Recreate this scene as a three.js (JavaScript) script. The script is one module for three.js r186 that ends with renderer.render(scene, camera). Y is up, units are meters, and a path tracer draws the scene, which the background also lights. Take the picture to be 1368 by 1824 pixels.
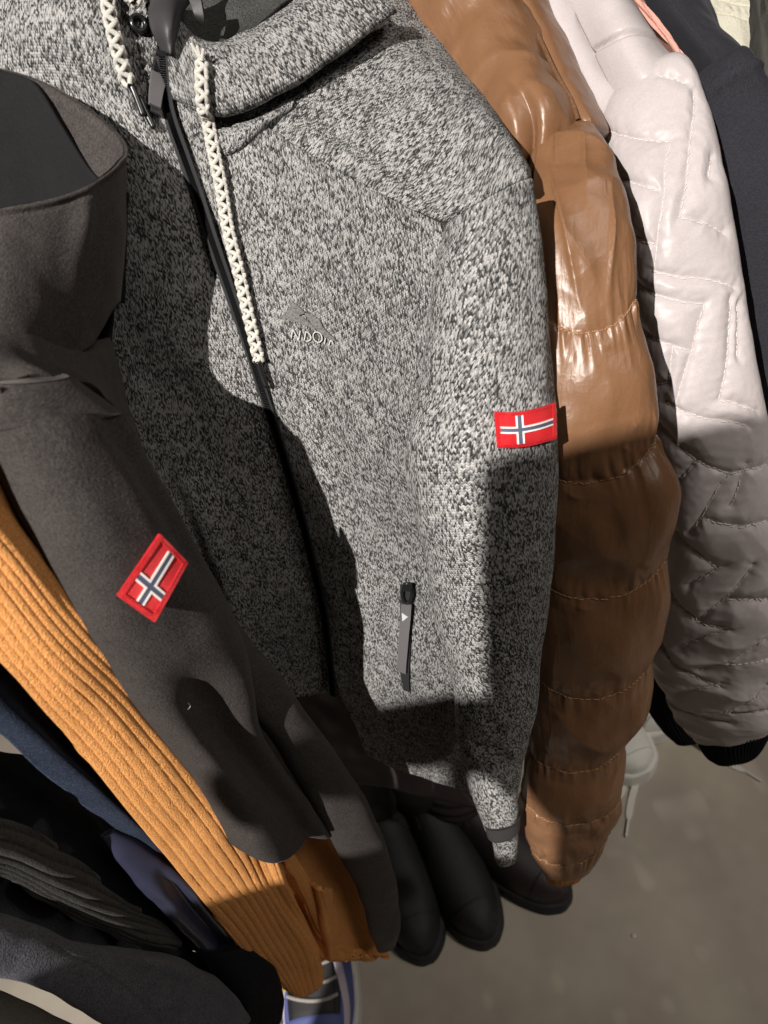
import * as THREE from 'three';
import { ImprovedNoise } from 'three/addons/math/ImprovedNoise.js';
import { MarchingCubes } from 'three/addons/objects/MarchingCubes.js';
import { mergeGeometries, mergeVertices } from 'three/addons/utils/BufferGeometryUtils.js';
import { RoundedBoxGeometry } from 'three/addons/geometries/RoundedBoxGeometry.js';
import { RectAreaLightUniformsLib } from 'three/addons/lights/RectAreaLightUniformsLib.js';
RectAreaLightUniformsLib.init();

// ------------------------------------------------------------------ camera, lamps, exposure
const EYE = new THREE.Vector3(0, 1.15, 0), F = 1317, W = 1368, H = 1824;
const scene = new THREE.Scene();
const camera = new THREE.PerspectiveCamera(2 * Math.atan(H / 2 / F) * 180 / Math.PI, W / H, 0.02, 40);
camera.position.copy(EYE);
camera.rotation.set(-39 * Math.PI / 180, 0, -13 * Math.PI / 180, 'XYZ');
camera.focus = 0.56; camera.userData.fStop = 7;
camera.updateMatrixWorld();
scene.add(camera);
const renderer = new THREE.WebGLRenderer({ antialias: true });
renderer.toneMapping = THREE.LinearToneMapping;
renderer.toneMappingExposure = 1;
renderer.shadowMap.enabled = true;
scene.background = new THREE.Color(0.0, 0.0, 0.0);

const LAMP = new THREE.Vector3(-1.13, 2.46, 1.22);           // ceiling spot, behind and to the left of the eye
const spot = new THREE.SpotLight(new THREE.Color(1, 0.95, 0.885), 41, 0, 0.5, 0.5, 2);
spot.position.copy(LAMP); spot.target.position.set(0.05, 0.75, -0.45);
spot.castShadow = true; spot.shadow.radius = 0.6; spot.shadow.mapSize.set(2048, 2048);
scene.add(spot, spot.target);
const PANEL = { at: new THREE.Vector3(1.3, 2.65, 0.32), w: 1.2, h: 0.6, to: new THREE.Vector3(0.2, 0.5, -0.4) };
const area = new THREE.RectAreaLight(new THREE.Color(1, 0.93, 0.85), 5.6, PANEL.w, PANEL.h);
area.position.copy(PANEL.at); area.lookAt(PANEL.to);
scene.add(area);
const LAMP2 = new THREE.Vector3(1.75, 2.4, 0.75);             // second, weaker ceiling spot over the right end of the rail
const spot2 = new THREE.SpotLight(new THREE.Color(1, 0.93, 0.84), 8.5, 0, 0.19, 1, 2);
spot2.position.copy(LAMP2); spot2.target.position.set(0.46, 0.48, -0.45); spot2.castShadow = true; spot2.shadow.radius = 4;
scene.add(spot2, spot2.target);

// ------------------------------------------------------------------ helpers
const perlin = new ImprovedNoise();
const N = (x, y, z = 0) => perlin.noise(x, y, z);
const fbm = (x, y, z = 0) => N(x, y, z) + 0.5 * N(x * 2.1, y * 2.1, z * 2.1 + 7) + 0.25 * N(x * 4.3, y * 4.3, z * 4.3 + 3);
let seed = 7; const rnd = () => { seed = (seed * 16807) % 2147483647; return seed / 2147483647; };
const V3 = (x, y, z) => new THREE.Vector3(x, y, z);
const clamp = THREE.MathUtils.clamp, lerp = THREE.MathUtils.lerp, sstep = THREE.MathUtils.smoothstep;
const lin = (r, g, b) => new THREE.Color(r, g, b);
function rayDir(px, py) { return V3((px - W / 2) / F, (H / 2 - py) / F, -1).applyQuaternion(camera.quaternion); }
// a point of the place that stands h metres (measured level) from the photographer, in the direction of one measured spot
function at(px, py, h) { const d = rayDir(px, py); return d.multiplyScalar(h / Math.hypot(d.x, d.z)).add(EYE); }
function onFloor(px, py, y = 0) { const d = rayDir(px, py); return d.multiplyScalar((y - EYE.y) / d.y).add(EYE); }
function cat(a, b, c, d, t) { const t2 = t * t, t3 = t2 * t; return 0.5 * (2 * b + (c - a) * t + (2 * a - 5 * b + 4 * c - d) * t2 + (3 * b - a - 3 * c + d) * t3); }
function splineAt(P, s) {           // P: Vector3[], s: 0..n-1
  const n = P.length - 1, i = Math.min(n - 1, Math.max(0, Math.floor(s))), t = s - i;
  const b = P[i], c = P[Math.min(n, i + 1)], a = i > 0 ? P[i - 1] : b.clone().multiplyScalar(2).sub(c), d = i + 2 <= n ? P[i + 2] : c.clone().multiplyScalar(2).sub(b);
  return V3(cat(a.x, b.x, c.x, d.x, t), cat(a.y, b.y, c.y, d.y, t), cat(a.z, b.z, c.z, d.z, t));
}
function resample(P, n) {           // n+1 points at equal arc length
  const M = Math.max(64, P.length * 12), pts = [], L = [0];
  for (let i = 0; i <= M; i++) { pts.push(splineAt(P, i / M * (P.length - 1))); if (i) L.push(L[i - 1] + pts[i].distanceTo(pts[i - 1])); }
  const out = []; let k = 0;
  for (let i = 0; i <= n; i++) { const s = L[M] * i / n; while (k < M - 1 && L[k + 1] < s) k++; out.push(pts[k].clone().lerp(pts[k + 1], L[k + 1] > L[k] ? (s - L[k]) / (L[k + 1] - L[k]) : 0)); }
  return out;
}
const counts = {};
function numbered(n) { counts[n] = (counts[n] || 0) + 1; return counts[n] === 1 ? n : `${n}_${String(counts[n] - 1).padStart(3, '0')}`; }
function thing(name, label, category, group) {
  const o = new THREE.Group(); o.name = numbered(name); o.userData = { label, category }; if (group) o.userData.group = group; scene.add(o); return o;
}
function part(name, geo, mat, parent, label, kind) {
  const m = new THREE.Mesh(geo, mat); m.name = parent === scene ? numbered(name) : name; m.castShadow = m.receiveShadow = true;
  if (label) m.userData.label = label; if (kind) m.userData.kind = kind; parent.add(m); return m;
}
function gridNormals(G) {
  const nv = G.length - 1, nu = G[0].length - 1, NN = [];
  for (let j = 0; j <= nv; j++) { const row = []; for (let i = 0; i <= nu; i++) {
    const a = G[j][Math.min(nu, i + 1)].clone().sub(G[j][Math.max(0, i - 1)]), b = G[Math.min(nv, j + 1)][i].clone().sub(G[Math.max(0, j - 1)][i]);
    row.push(b.cross(a).normalize()); } NN.push(row); }
  return NN;
}
function buildIndexed(pos, uv, idx) {
  const g = new THREE.BufferGeometry();
  g.setAttribute('position', new THREE.Float32BufferAttribute(pos, 3)); g.setAttribute('uv', new THREE.Float32BufferAttribute(uv, 2)); g.setIndex(idx); g.computeVertexNormals(); return g;
}
// a sheet of cloth with thickness: rows of control points (top to bottom, left to right), each [px, py, h]
function sheet(rows, { nu = 80, nv = 80, thick = 0.003, relief = null, off = 0, flip = null, rawRows = false } = {}) {
  const R = rows.map(r => resample(rawRows ? r : r.map(p => at(...p)), nu));
  const cols = []; for (let i = 0; i <= nu; i++) cols.push(resample(R.map(r => r[i]), nv));
  let G = []; for (let j = 0; j <= nv; j++) G.push(cols.map(c => c[j]));
  let NN = gridNormals(G);
  let s = 0; for (let j = 0; j <= nv; j += 4) for (let i = 0; i <= nu; i += 4) s += Math.sign(NN[j][i].dot(EYE.clone().sub(G[j][i])));
  if (flip === null ? s < 0 : flip) NN.forEach(r => r.forEach(n => n.negate()));
  const U = [], V = []; const jm = nv >> 1;
  for (let j = 0; j <= nv; j++) { U.push([0]); V.push([]); for (let i = 1; i <= nu; i++) U[j].push(U[j][i - 1] + G[j][i].distanceTo(G[j][i - 1])); const mid = U[j][nu >> 1]; for (let i = 0; i <= nu; i++) { U[j][i] -= mid; V[j][i] = j ? V[j - 1][i] + G[j][i].distanceTo(G[j - 1][i]) : 0; } }
  if (relief || off) { for (let j = 0; j <= nv; j++) for (let i = 0; i <= nu; i++) { const d = off + (relief ? relief(i / nu, j / nv, U[j][i], V[j][i], G[j][i]) : 0); G[j][i] = G[j][i].clone().addScaledVector(NN[j][i], d); }
    const old = NN; NN = gridNormals(G); for (let j = 0; j <= nv; j++) for (let i = 0; i <= nu; i++) if (NN[j][i].dot(old[j][i]) < 0) NN[j][i].negate(); }
  const pos = [], uv = [], idx = [], S = (nu + 1);
  for (let side = 0; side < 2; side++) for (let j = 0; j <= nv; j++) for (let i = 0; i <= nu; i++) {
    const p = G[j][i].clone().addScaledVector(NN[j][i], side ? -thick : 0); pos.push(p.x, p.y, p.z); uv.push(U[j][i], -V[j][i]); }
  const B = S * (nv + 1), q = (a, b, c, d) => idx.push(a, b, c, a, c, d);
  const w = gridNormals(G)[jm][nu >> 1].dot(NN[jm][nu >> 1]) > 0;
  const Q = w ? q : (a, b, c, d) => q(d, c, b, a);
  for (let j = 0; j < nv; j++) for (let i = 0; i < nu; i++) { const a = j * S + i; Q(a, a + S, a + S + 1, a + 1); Q(B + a + 1, B + a + S + 1, B + a + S, B + a); }
  for (let i = 0; i < nu; i++) { Q(i, i + 1, B + i + 1, B + i); const a = nv * S + i; Q(a + 1, a, B + a, B + a + 1); }
  for (let j = 0; j < nv; j++) { const a = j * S; Q(a + S, a, B + a, B + a + S); const b = j * S + nu; Q(b, b + S, B + b + S, B + b); }
  const g = buildIndexed(pos, uv, idx); g.userData.grid = G; g.userData.norm = NN; return g;
}
// a sleeve or other hollow length of cloth: stations [lx, ly, rx, ry, h, depth ratio]
function tube(st, { nu = 96, nv = 160, relief = null, ratio = 0.7, pw = 0.85, open = true, off = 0, from = null, to = null } = {}) {
  const L = st.map(s => at(s[0], s[1], s[4] + (s[6] || 0))), R = st.map(s => at(s[2], s[3], s[4] + (s[7] || 0))), K = st.map(s => V3(s[5] || ratio, 0, 0));
  const n = st.length - 1, s0 = from ?? 0, s1 = to ?? n, C = [], A = [], rt = [], sv = [];
  for (let j = 0; j <= nv; j++) { const s = lerp(s0, s1, j / nv); sv.push(s); const l = splineAt(L, s), r = splineAt(R, s); C.push(l.clone().add(r).multiplyScalar(0.5)); A.push(r.sub(l).multiplyScalar(0.5)); rt.push(splineAt(K, s).x); }
  const pos = [], uv = [], idx = [], S = nu + 1; let Vm = 0; const rings = [];
  for (let j = 0; j <= nv; j++) {
    const T = C[Math.min(nv, j + 1)].clone().sub(C[Math.max(0, j - 1)]).normalize(); if (j) Vm += C[j].distanceTo(C[j - 1]);
    const a = A[j], al = a.length(), ah = a.clone().divideScalar(al), b = ah.clone().cross(T).normalize(); if (b.dot(EYE.clone().sub(C[j])) < 0) b.negate();
    const per = Math.PI * al * (1 + rt[j]) ; const ring = [];
    for (let i = 0; i <= nu; i++) { const th = 2 * Math.PI * (i % nu) / nu, c = -Math.cos(th), s = Math.sin(th);
      const x = Math.sign(c) * Math.abs(c) ** pw, y = Math.sign(s) * Math.abs(s) ** pw;
      const nrm = ah.clone().multiplyScalar(c * rt[j]).addScaledVector(b, s).normalize();
      const p = C[j].clone().addScaledVector(a, x).addScaledVector(b, y * al * rt[j]);
      const d = off + (relief ? relief(i / nu, sv[j], (i % nu) / nu * per, Vm, p) : 0); p.addScaledVector(nrm, d);
      ring.push(p); pos.push(p.x, p.y, p.z); uv.push(i / nu * per, -Vm); }
    rings.push(ring);
  }
  const q = (a, b, c, d) => idx.push(a, b, c, a, c, d);
  for (let j = 0; j < nv; j++) for (let i = 0; i < nu; i++) { const a = j * S + i; q(a, a + S, a + S + 1, a + 1); }
  const addRing = (ring, c, k, dv, prev, inv) => { const base = pos.length / 3; for (let i = 0; i <= nu; i++) { const p = ring[i].clone().lerp(c, k).add(dv); pos.push(p.x, p.y, p.z); uv.push(uv[2 * (prev + i)], uv[2 * (prev + i) + 1] - 0.003); }
    for (let i = 0; i < nu; i++) inv ? q(base + i, prev + i, prev + i + 1, base + i + 1) : q(prev + i, base + i, base + i + 1, prev + i + 1); return base; };
  const cap = (prev, c, inv) => { const b = pos.length / 3; pos.push(c.x, c.y, c.z); uv.push(0, 0); for (let i = 0; i < nu; i++) inv ? idx.push(prev + i, prev + i + 1, b) : idx.push(prev + i + 1, prev + i, b); };
  cap(0, C[0], false);
  const end = rings[nv], Td = C[nv].clone().sub(C[nv - 1]).normalize();
  if (open) { let p = addRing(end, C[nv], 0.05, Td.clone().multiplyScalar(0.0015), nv * S); p = addRing(end, C[nv], 0.13, V3(0, 0, 0), p); const k = Math.max(0, nv - Math.round(nv * 0.12)); const up = C[k].clone().sub(C[nv]); p = addRing(end, C[nv], 0.2, up, p); cap(p, C[k], true); }
  else cap(nv * S, C[nv], true);
  const g = buildIndexed(pos, uv, idx);
  // weld the shading across the seam of the tube
  const nr = g.attributes.normal; for (let j = 0; j <= nv; j++) { const a = j * S, b = a + nu, x = nr.getX(a) + nr.getX(b), y = nr.getY(a) + nr.getY(b), z = nr.getZ(a) + nr.getZ(b), l = Math.hypot(x, y, z) || 1; nr.setXYZ(a, x / l, y / l, z / l); nr.setXYZ(b, x / l, y / l, z / l); }
  g.userData.rings = rings; g.userData.s = sv; return g;
}
function merged(list) { return mergeGeometries(list.map(g => { const k = g.index ? g.toNonIndexed() : g; for (const a of Object.keys(k.attributes)) if (!['position', 'normal', 'uv'].includes(a)) k.deleteAttribute(a); return k; })); }
const caster = new THREE.Raycaster();
function hit(mesh, px, py) { mesh.updateMatrixWorld(true); caster.set(EYE, rayDir(px, py).normalize()); const h = caster.intersectObject(mesh, false)[0]; if (!h) return null; const n = h.face.normal.clone(); if (n.dot(EYE.clone().sub(h.point)) < 0) n.negate(); return { p: h.point, n, h: Math.hypot(h.point.x, h.point.z) }; }
function hitAny(meshes, px, py) { let best = null; for (const m of meshes) { const k = hit(m, px, py); if (k && (!best || k.p.distanceTo(EYE) < best.p.distanceTo(EYE))) best = k; } return best; }
const rod = (pts, r, seg = 24, rad = 8) => new THREE.TubeGeometry(new THREE.CatmullRomCurve3(pts), seg, r, rad, false);
function capsuleTo(a, b, r) { const d = b.clone().sub(a), L = d.length(), g = new THREE.CapsuleGeometry(r, L, 3, 6); g.applyQuaternion(new THREE.Quaternion().setFromUnitVectors(V3(0, 1, 0), d.normalize())); const m = a.clone().add(b).multiplyScalar(0.5); g.translate(m.x, m.y, m.z); return g; }
function ribbonOn(pts, nrm, half, thick, lift = 0) {         // a flat band that follows points on a surface
  const pos = [], uv = [], idx = []; let L = 0; const prof = [[-1, -1], [-1, 1], [1, 1], [1, -1]];
  pts.forEach((p, k) => { const t = pts[Math.min(pts.length - 1, k + 1)].clone().sub(pts[Math.max(0, k - 1)]).normalize(), s = t.clone().cross(nrm[k]).normalize(); if (k) L += p.distanceTo(pts[k - 1]); const hw = typeof half === 'function' ? half(k / (pts.length - 1)) : half;
    for (const [x, y] of prof) { const q = p.clone().addScaledVector(s, x * hw).addScaledVector(nrm[k], lift + (y > 0 ? thick : 0)); pos.push(q.x, q.y, q.z); uv.push(x * hw, -L); } });
  for (let k = 0; k + 1 < pts.length; k++) for (let i = 0; i < 4; i++) { const a = k * 4 + i, b = k * 4 + (i + 1) % 4; idx.push(a, b, b + 4, a, b + 4, a + 4); }
  const e = (pts.length - 1) * 4; idx.push(0, 2, 1, 0, 3, 2, e, e + 1, e + 2, e, e + 2, e + 3);
  const g = buildIndexed(pos, uv, idx).toNonIndexed(); g.computeVertexNormals(); return g;
}
function pathOn(meshes, px, n, lift) {                        // points along a measured line, laid on cloth
  const P = [], Nn = []; let last = null; const c = px.map(p => V3(p[0], p[1], 0));
  for (let i = 0; i <= n; i++) { const q = splineAt(c, i / n * (px.length - 1)); const k = hitAny(meshes, q.x, q.y); if (k) last = k; else if (last) last = { p: at(q.x, q.y, last.h), n: last.n, h: last.h }; else continue; P.push(last.p.clone()); Nn.push(last.n.clone()); }
  for (let it = 0; it < 4; it++) { for (let i = 1; i + 1 < P.length; i++) { P[i].lerp(P[i - 1].clone().add(P[i + 1]).multiplyScalar(0.5), 0.5); Nn[i].add(Nn[i - 1]).add(Nn[i + 1]).normalize(); } }
  for (let i = 0; i < P.length; i++) P[i].addScaledVector(Nn[i], lift);
  return { P, N: Nn };
}

// ------------------------------------------------------------------ textures and materials
function hash(i, j, k = 0) { let h = (i * 374761393 + j * 668265263 + k * 2147483647) | 0; h = Math.imul(h ^ (h >>> 13), 1274126177); h ^= h >>> 16; return (h >>> 0) / 4294967296; }
function pn(x, y, px, py, k = 0) { const i = Math.floor(x), j = Math.floor(y), fx = x - i, fy = y - j, u = fx * fx * (3 - 2 * fx), v = fy * fy * (3 - 2 * fy), m = (a, n) => ((a % n) + n) % n; const h = (a, b) => hash(m(a, px), m(b, py), k); return lerp(lerp(h(i, j), h(i + 1, j), u), lerp(h(i, j + 1), h(i + 1, j + 1), u), v); }
const toS = x => x <= 0.0031308 ? 12.92 * x : 1.055 * x ** (1 / 2.4) - 0.055;
function texture(n, fn, color, tile) {
  const d = new Uint8Array(n * n * 4);
  for (let y = 0; y < n; y++) for (let x = 0; x < n; x++) { const c = fn(x / n, y / n), o = (y * n + x) * 4; if (color) for (let k = 0; k < 3; k++) d[o + k] = clamp(Math.round(255 * toS(clamp(c[k], 0, 1))), 0, 255); else d[o] = d[o + 1] = d[o + 2] = clamp(Math.round(255 * c), 0, 255); d[o + 3] = 255; }
  const t = new THREE.DataTexture(d, n, n); t.wrapS = t.wrapT = THREE.RepeatWrapping; t.magFilter = THREE.LinearFilter; t.minFilter = THREE.LinearMipmapLinearFilter; t.generateMipmaps = true; if (color) t.colorSpace = THREE.SRGBColorSpace; t.repeat.set(1 / tile, 1 / tile); t.needsUpdate = true; return t;
}
// marled stocking stitch: every leg of every stitch has its own yarn tone
const WALES = 144, COURSES = 150;
function knit(u, v) {
  const x = u * WALES + 0.25 * (pn(u * 12, v * 12, 12, 12, 5) - 0.5), i = Math.floor(x), lx = x - i - 0.5, y = v * COURSES - Math.abs(lx) * 1.25 + 0.5 * (pn(u * 16, v * 16, 16, 16, 6) - 0.5), j = Math.floor(y), fy = y - j;
  const side = lx < 0 ? 0 : 1, ii = ((i % WALES) + WALES) % WALES, jj = ((j % COURSES) + COURSES) % COURSES;
  const run = pn((ii + side * 0.5) * 0.32, jj, Math.round(WALES * 0.32), COURSES, 11);
  const blot = pn(u * 34, v * 50, 34, 50, 12), tone = 0.17 * run + 0.67 * hash(ii, jj, 20 + side) + 0.16 * blot;
  const bulge = Math.sin(Math.PI * clamp(fy, 0, 1)) ** 0.7 * Math.sin(Math.PI * clamp(Math.abs(lx) * 2, 0.02, 0.98)) ** 0.6;
  return { tone, bulge, fy, lx };
}
const n0 = 2048, knitTone = new Float32Array(n0 * n0), knitBulge = new Float32Array(n0 * n0);
for (let y = 0; y < n0; y++) for (let x = 0; x < n0; x++) { const k = knit(x / n0, y / n0); knitTone[y * n0 + x] = k.tone; knitBulge[y * n0 + x] = k.bulge; }
const px0 = (u, v) => Math.round(v * n0) * n0 + Math.round(u * n0);
const hoodCol = texture(n0, (u, v) => { const f = hash(Math.floor(u * 2048), Math.floor(v * 1024), 3), c = lerp(0.042, 0.60, sstep(knitTone[px0(u, v)], 0.20, 0.84)) * (0.82 + 0.36 * f); return [c, c * 0.985, c * 0.975]; }, true, 0.26);
const hoodBump = texture(n0, (u, v) => 0.12 + 0.75 * knitBulge[px0(u, v)] + 0.1 * hash(Math.floor(u * 2048), Math.floor(v * 1024), 3), false, 0.26);
const fuzz = texture(1024, (u, v) => 0.5 * pn(u * 256, v * 256, 256, 256, 1) + 0.3 * pn(u * 120, v * 120, 120, 120, 2) + 0.2 * hash(Math.floor(u * 1024), Math.floor(v * 1024), 4), false, 0.12);
const crinkle = texture(1024, (u, v) => { let h = 0, a = 0.5; for (let o = 0; o < 5; o++) { const k = 5 * 2 ** o, w = 0.35 * (pn(u * k, v * k, k, k, 70 + o) - 0.5); h += a * (1 - Math.abs(2 * pn(u * k * 2 + w, v * k + w, k * 2, k, 80 + o) - 1)) ** 2; a *= 0.5; } return clamp(h, 0, 1); }, false, 0.16);
const weave = texture(512, (u, v) => { const x = u * 128, y = v * 128; return 0.5 + 0.25 * Math.sin(2 * Math.PI * (x + y)) + 0.25 * hash(Math.floor(x * 2), Math.floor(y * 2), 9); }, false, 0.05);
function grain(amp, spark, k) { return texture(1024, (u, v) => { const a = pn(u * 300, v * 300, 300, 300, k), b = pn(u * 24, v * 24, 24, 24, k + 1), s = pn(u * 200, v * 200, 200, 200, k + 2); const m = 0.6 * (1 + amp * (a - 0.5) * 2 + 0.25 * amp * (b - 0.5)) + (s > 0.9 ? spark * (s - 0.9) * 10 : 0); return [m, m, m]; }, true, 0.16); }
const grains = { f: grain(0.06, 0, 31), m: grain(0.25, 0.06, 41), c: grain(0.5, 0.4, 51) };
const speckle = (c, kind) => ({ map: grains[kind], color: lin(c[0] / 0.6, c[1] / 0.6, c[2] / 0.6) });
const std = o => new THREE.MeshPhysicalMaterial({ side: THREE.DoubleSide, ...o });
const M = {
  knit: std({ map: hoodCol, bumpMap: hoodBump, bumpScale: 0.0013, roughness: 0.95, specularIntensity: 0.3 }),
  fleece: std({ ...speckle([0.10, 0.10, 0.095], 'c'), bumpMap: fuzz, bumpScale: 0.002, roughness: 1, specularIntensity: 0.2 }),
  shell: std({ ...speckle([0.047, 0.041, 0.039], 'c'), bumpMap: fuzz, bumpScale: 0.0004, roughness: 0.8, specularIntensity: 0.4, sheen: 0.35, sheenRoughness: 0.5, sheenColor: lin(0.5, 0.45, 0.42) }),
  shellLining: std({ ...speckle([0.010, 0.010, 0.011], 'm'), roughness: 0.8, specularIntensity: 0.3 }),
  shellFacing: std({ ...speckle([0.085, 0.077, 0.072], 'm'), bumpMap: weave, bumpScale: 0.0002, roughness: 0.7 }),
  orange: std({ ...speckle([0.70, 0.315, 0.105], 'm'), bumpMap: fuzz, bumpScale: 0.0012, roughness: 0.95, specularIntensity: 0.25, sheen: 0.25, sheenRoughness: 0.6, sheenColor: lin(0.9, 0.5, 0.2) }),
  brown: std({ ...speckle([0.200, 0.100, 0.050], 'f'), bumpMap: crinkle, bumpScale: 0.0007, roughness: 0.36, specularIntensity: 0.9 }),
  brownThread: std({ color: lin(0.42, 0.25, 0.13), roughness: 0.7 }),
  white: std({ ...speckle([0.47, 0.425, 0.428], 'f'), bumpMap: crinkle, bumpScale: 0.0002, roughness: 0.42, specularIntensity: 0.6 }),
  whiteThread: std({ color: lin(0.66, 0.60, 0.57), roughness: 0.8 }),
  wool: std({ ...speckle([0.026, 0.026, 0.032], 'm'), bumpMap: fuzz, bumpScale: 0.0003, roughness: 0.95, specularIntensity: 0.25, sheen: 0.2, sheenRoughness: 0.6, sheenColor: lin(0.45, 0.45, 0.5) }),
  floorShadeGrey: std({ ...speckle([0.22, 0.205, 0.185], 'm'), bumpMap: fuzz, bumpScale: 0.0005, roughness: 0.95, specularIntensity: 0.25 }),  // only for the added sheet that gives the floor corner its shade
  navyFelt: std({ ...speckle([0.085, 0.085, 0.100], 'c'), bumpMap: fuzz, bumpScale: 0.0007, roughness: 0.95, specularIntensity: 0.3, sheen: 0.3, sheenRoughness: 0.6, sheenColor: lin(0.45, 0.47, 0.55) }),
  blueFelt: std({ ...speckle([0.013, 0.018, 0.032], 'c'), bumpMap: fuzz, bumpScale: 0.0008, roughness: 0.95, specularIntensity: 0.3, sheen: 0.3, sheenRoughness: 0.6, sheenColor: lin(0.35, 0.45, 0.7) }),
  satin: std({ ...speckle([0.030, 0.032, 0.060], 'f'), roughness: 0.38, specularIntensity: 0.8 }),
  blackKnit: std({ ...speckle([0.048, 0.046, 0.043], 'c'), bumpMap: fuzz, bumpScale: 0.0009, roughness: 0.95, specularIntensity: 0.3, sheen: 0.25, sheenRoughness: 0.6, sheenColor: lin(0.5, 0.48, 0.42) }),
  rib: std({ ...speckle([0.010, 0.010, 0.013], 'c'), bumpMap: fuzz, bumpScale: 0.0006, roughness: 0.95, specularIntensity: 0.25 }),
  pink: std({ ...speckle([0.62, 0.32, 0.26], 'f'), bumpMap: fuzz, bumpScale: 0.0004, roughness: 0.8 }),
  cream: std({ ...speckle([0.66, 0.63, 0.52], 'f'), bumpMap: fuzz, bumpScale: 0.0012, roughness: 0.9 }),
  olive: std({ ...speckle([0.050, 0.048, 0.042], 'm'), bumpMap: fuzz, bumpScale: 0.0005, roughness: 0.9 }),
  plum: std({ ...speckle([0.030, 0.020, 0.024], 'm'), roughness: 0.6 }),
  tape: std({ color: lin(0.016, 0.016, 0.018), bumpMap: weave, bumpScale: 0.0003, roughness: 0.8 }),
  teeth: std({ color: lin(0.022, 0.022, 0.025), roughness: 0.45 }),
  satinTrim: std({ color: lin(0.035, 0.034, 0.036), bumpMap: weave, bumpScale: 0.0001, roughness: 0.5 }),
  metal: std({ color: lin(0.06, 0.06, 0.06), roughness: 0.25, metalness: 0.8 }),
  silver: std({ color: lin(0.55, 0.57, 0.58), roughness: 0.4 }),
  puller: std({ color: lin(0.12, 0.115, 0.12), roughness: 0.55 }),
  cord: std({ ...speckle([0.74, 0.71, 0.65], 'f'), bumpMap: fuzz, bumpScale: 0.0003, roughness: 0.9 }),
  cordCore: std({ color: lin(0.012, 0.012, 0.012), roughness: 1 }),
  aglet: std({ color: lin(0.012, 0.012, 0.012), roughness: 0.28 }),
  red: std({ ...speckle([0.74, 0.012, 0.020], 'm'), roughness: 0.55, bumpMap: weave, bumpScale: 0.0004 }),
  redStitch: std({ color: lin(0.42, 0.006, 0.012), roughness: 0.8 }),
  flagWhite: std({ color: lin(0.82, 0.78, 0.74), roughness: 0.55 }),
  flagBlue: std({ color: lin(0.075, 0.085, 0.14), roughness: 0.6 }),
  logoGrey: std({ ...speckle([0.20, 0.193, 0.19], 'c'), bumpMap: weave, bumpScale: 0.0006, roughness: 0.85 }),
  logoWhite: std({ color: lin(0.55, 0.53, 0.51), roughness: 0.85 }),
  leather: std({ ...speckle([0.010, 0.010, 0.011], 'c'), bumpMap: fuzz, bumpScale: 0.0005, roughness: 0.62 }),
  leatherBrown: std({ color: lin(0.020, 0.013, 0.014), bumpMap: fuzz, bumpScale: 0.0004, roughness: 0.55 }),
  rubberBlack: std({ color: lin(0.009, 0.009, 0.010), roughness: 0.75 }),
  shoeWhite: std({ color: lin(0.62, 0.61, 0.57), bumpMap: fuzz, bumpScale: 0.0003, roughness: 0.6 }),
  shoeBlue: std({ color: lin(0.085, 0.105, 0.28), roughness: 0.7, bumpMap: fuzz, bumpScale: 0.0003 }),
  shoeLilac: std({ color: lin(0.50, 0.44, 0.50), roughness: 0.65 }),
  shoeBlack: std({ color: lin(0.014, 0.013, 0.015), roughness: 0.7 }),
  shoeYellow: std({ color: lin(0.55, 0.38, 0.03), roughness: 0.6 }),
  lace: std({ color: lin(0.62, 0.60, 0.55), bumpMap: weave, bumpScale: 0.0002, roughness: 0.85 }),
  laceGrey: std({ color: lin(0.32, 0.30, 0.28), bumpMap: weave, bumpScale: 0.0002, roughness: 0.85 }),
};

// ------------------------------------------------------------------ floor
{
  const col = texture(1024, (u, v) => { const a = pn(u * 5, v * 5, 5, 5, 201), b = pn(u * 17, v * 17, 17, 17, 202), c = pn(u * 70, v * 70, 70, 70, 203), s = pn(u * 40, v * 26, 40, 26, 205); const m = 0.86 + 0.22 * (a - 0.5) + 0.16 * (b - 0.5) + 0.08 * (c - 0.5) + (s > 0.8 ? 0.22 * (s - 0.8) / 0.2 : 0), g = 0.06 * (b - 0.5); return [0.50 * m, (0.440 + g * 0.5) * m, 0.365 * m]; }, true, 1.3);
  const g = new THREE.PlaneGeometry(14, 14, 1, 1); g.rotateX(-Math.PI / 2); const uv = g.attributes.uv; for (let i = 0; i < uv.count; i++) uv.setXY(i, uv.getX(i) * 14, uv.getY(i) * 14);
  part('floor', g, std({ map: col, bumpMap: fuzz, bumpScale: 0.0004, roughness: 0.55, specularIntensity: 0.4 }), scene, null, 'structure').userData.label = 'smooth grey brown concrete shop floor';
}

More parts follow.
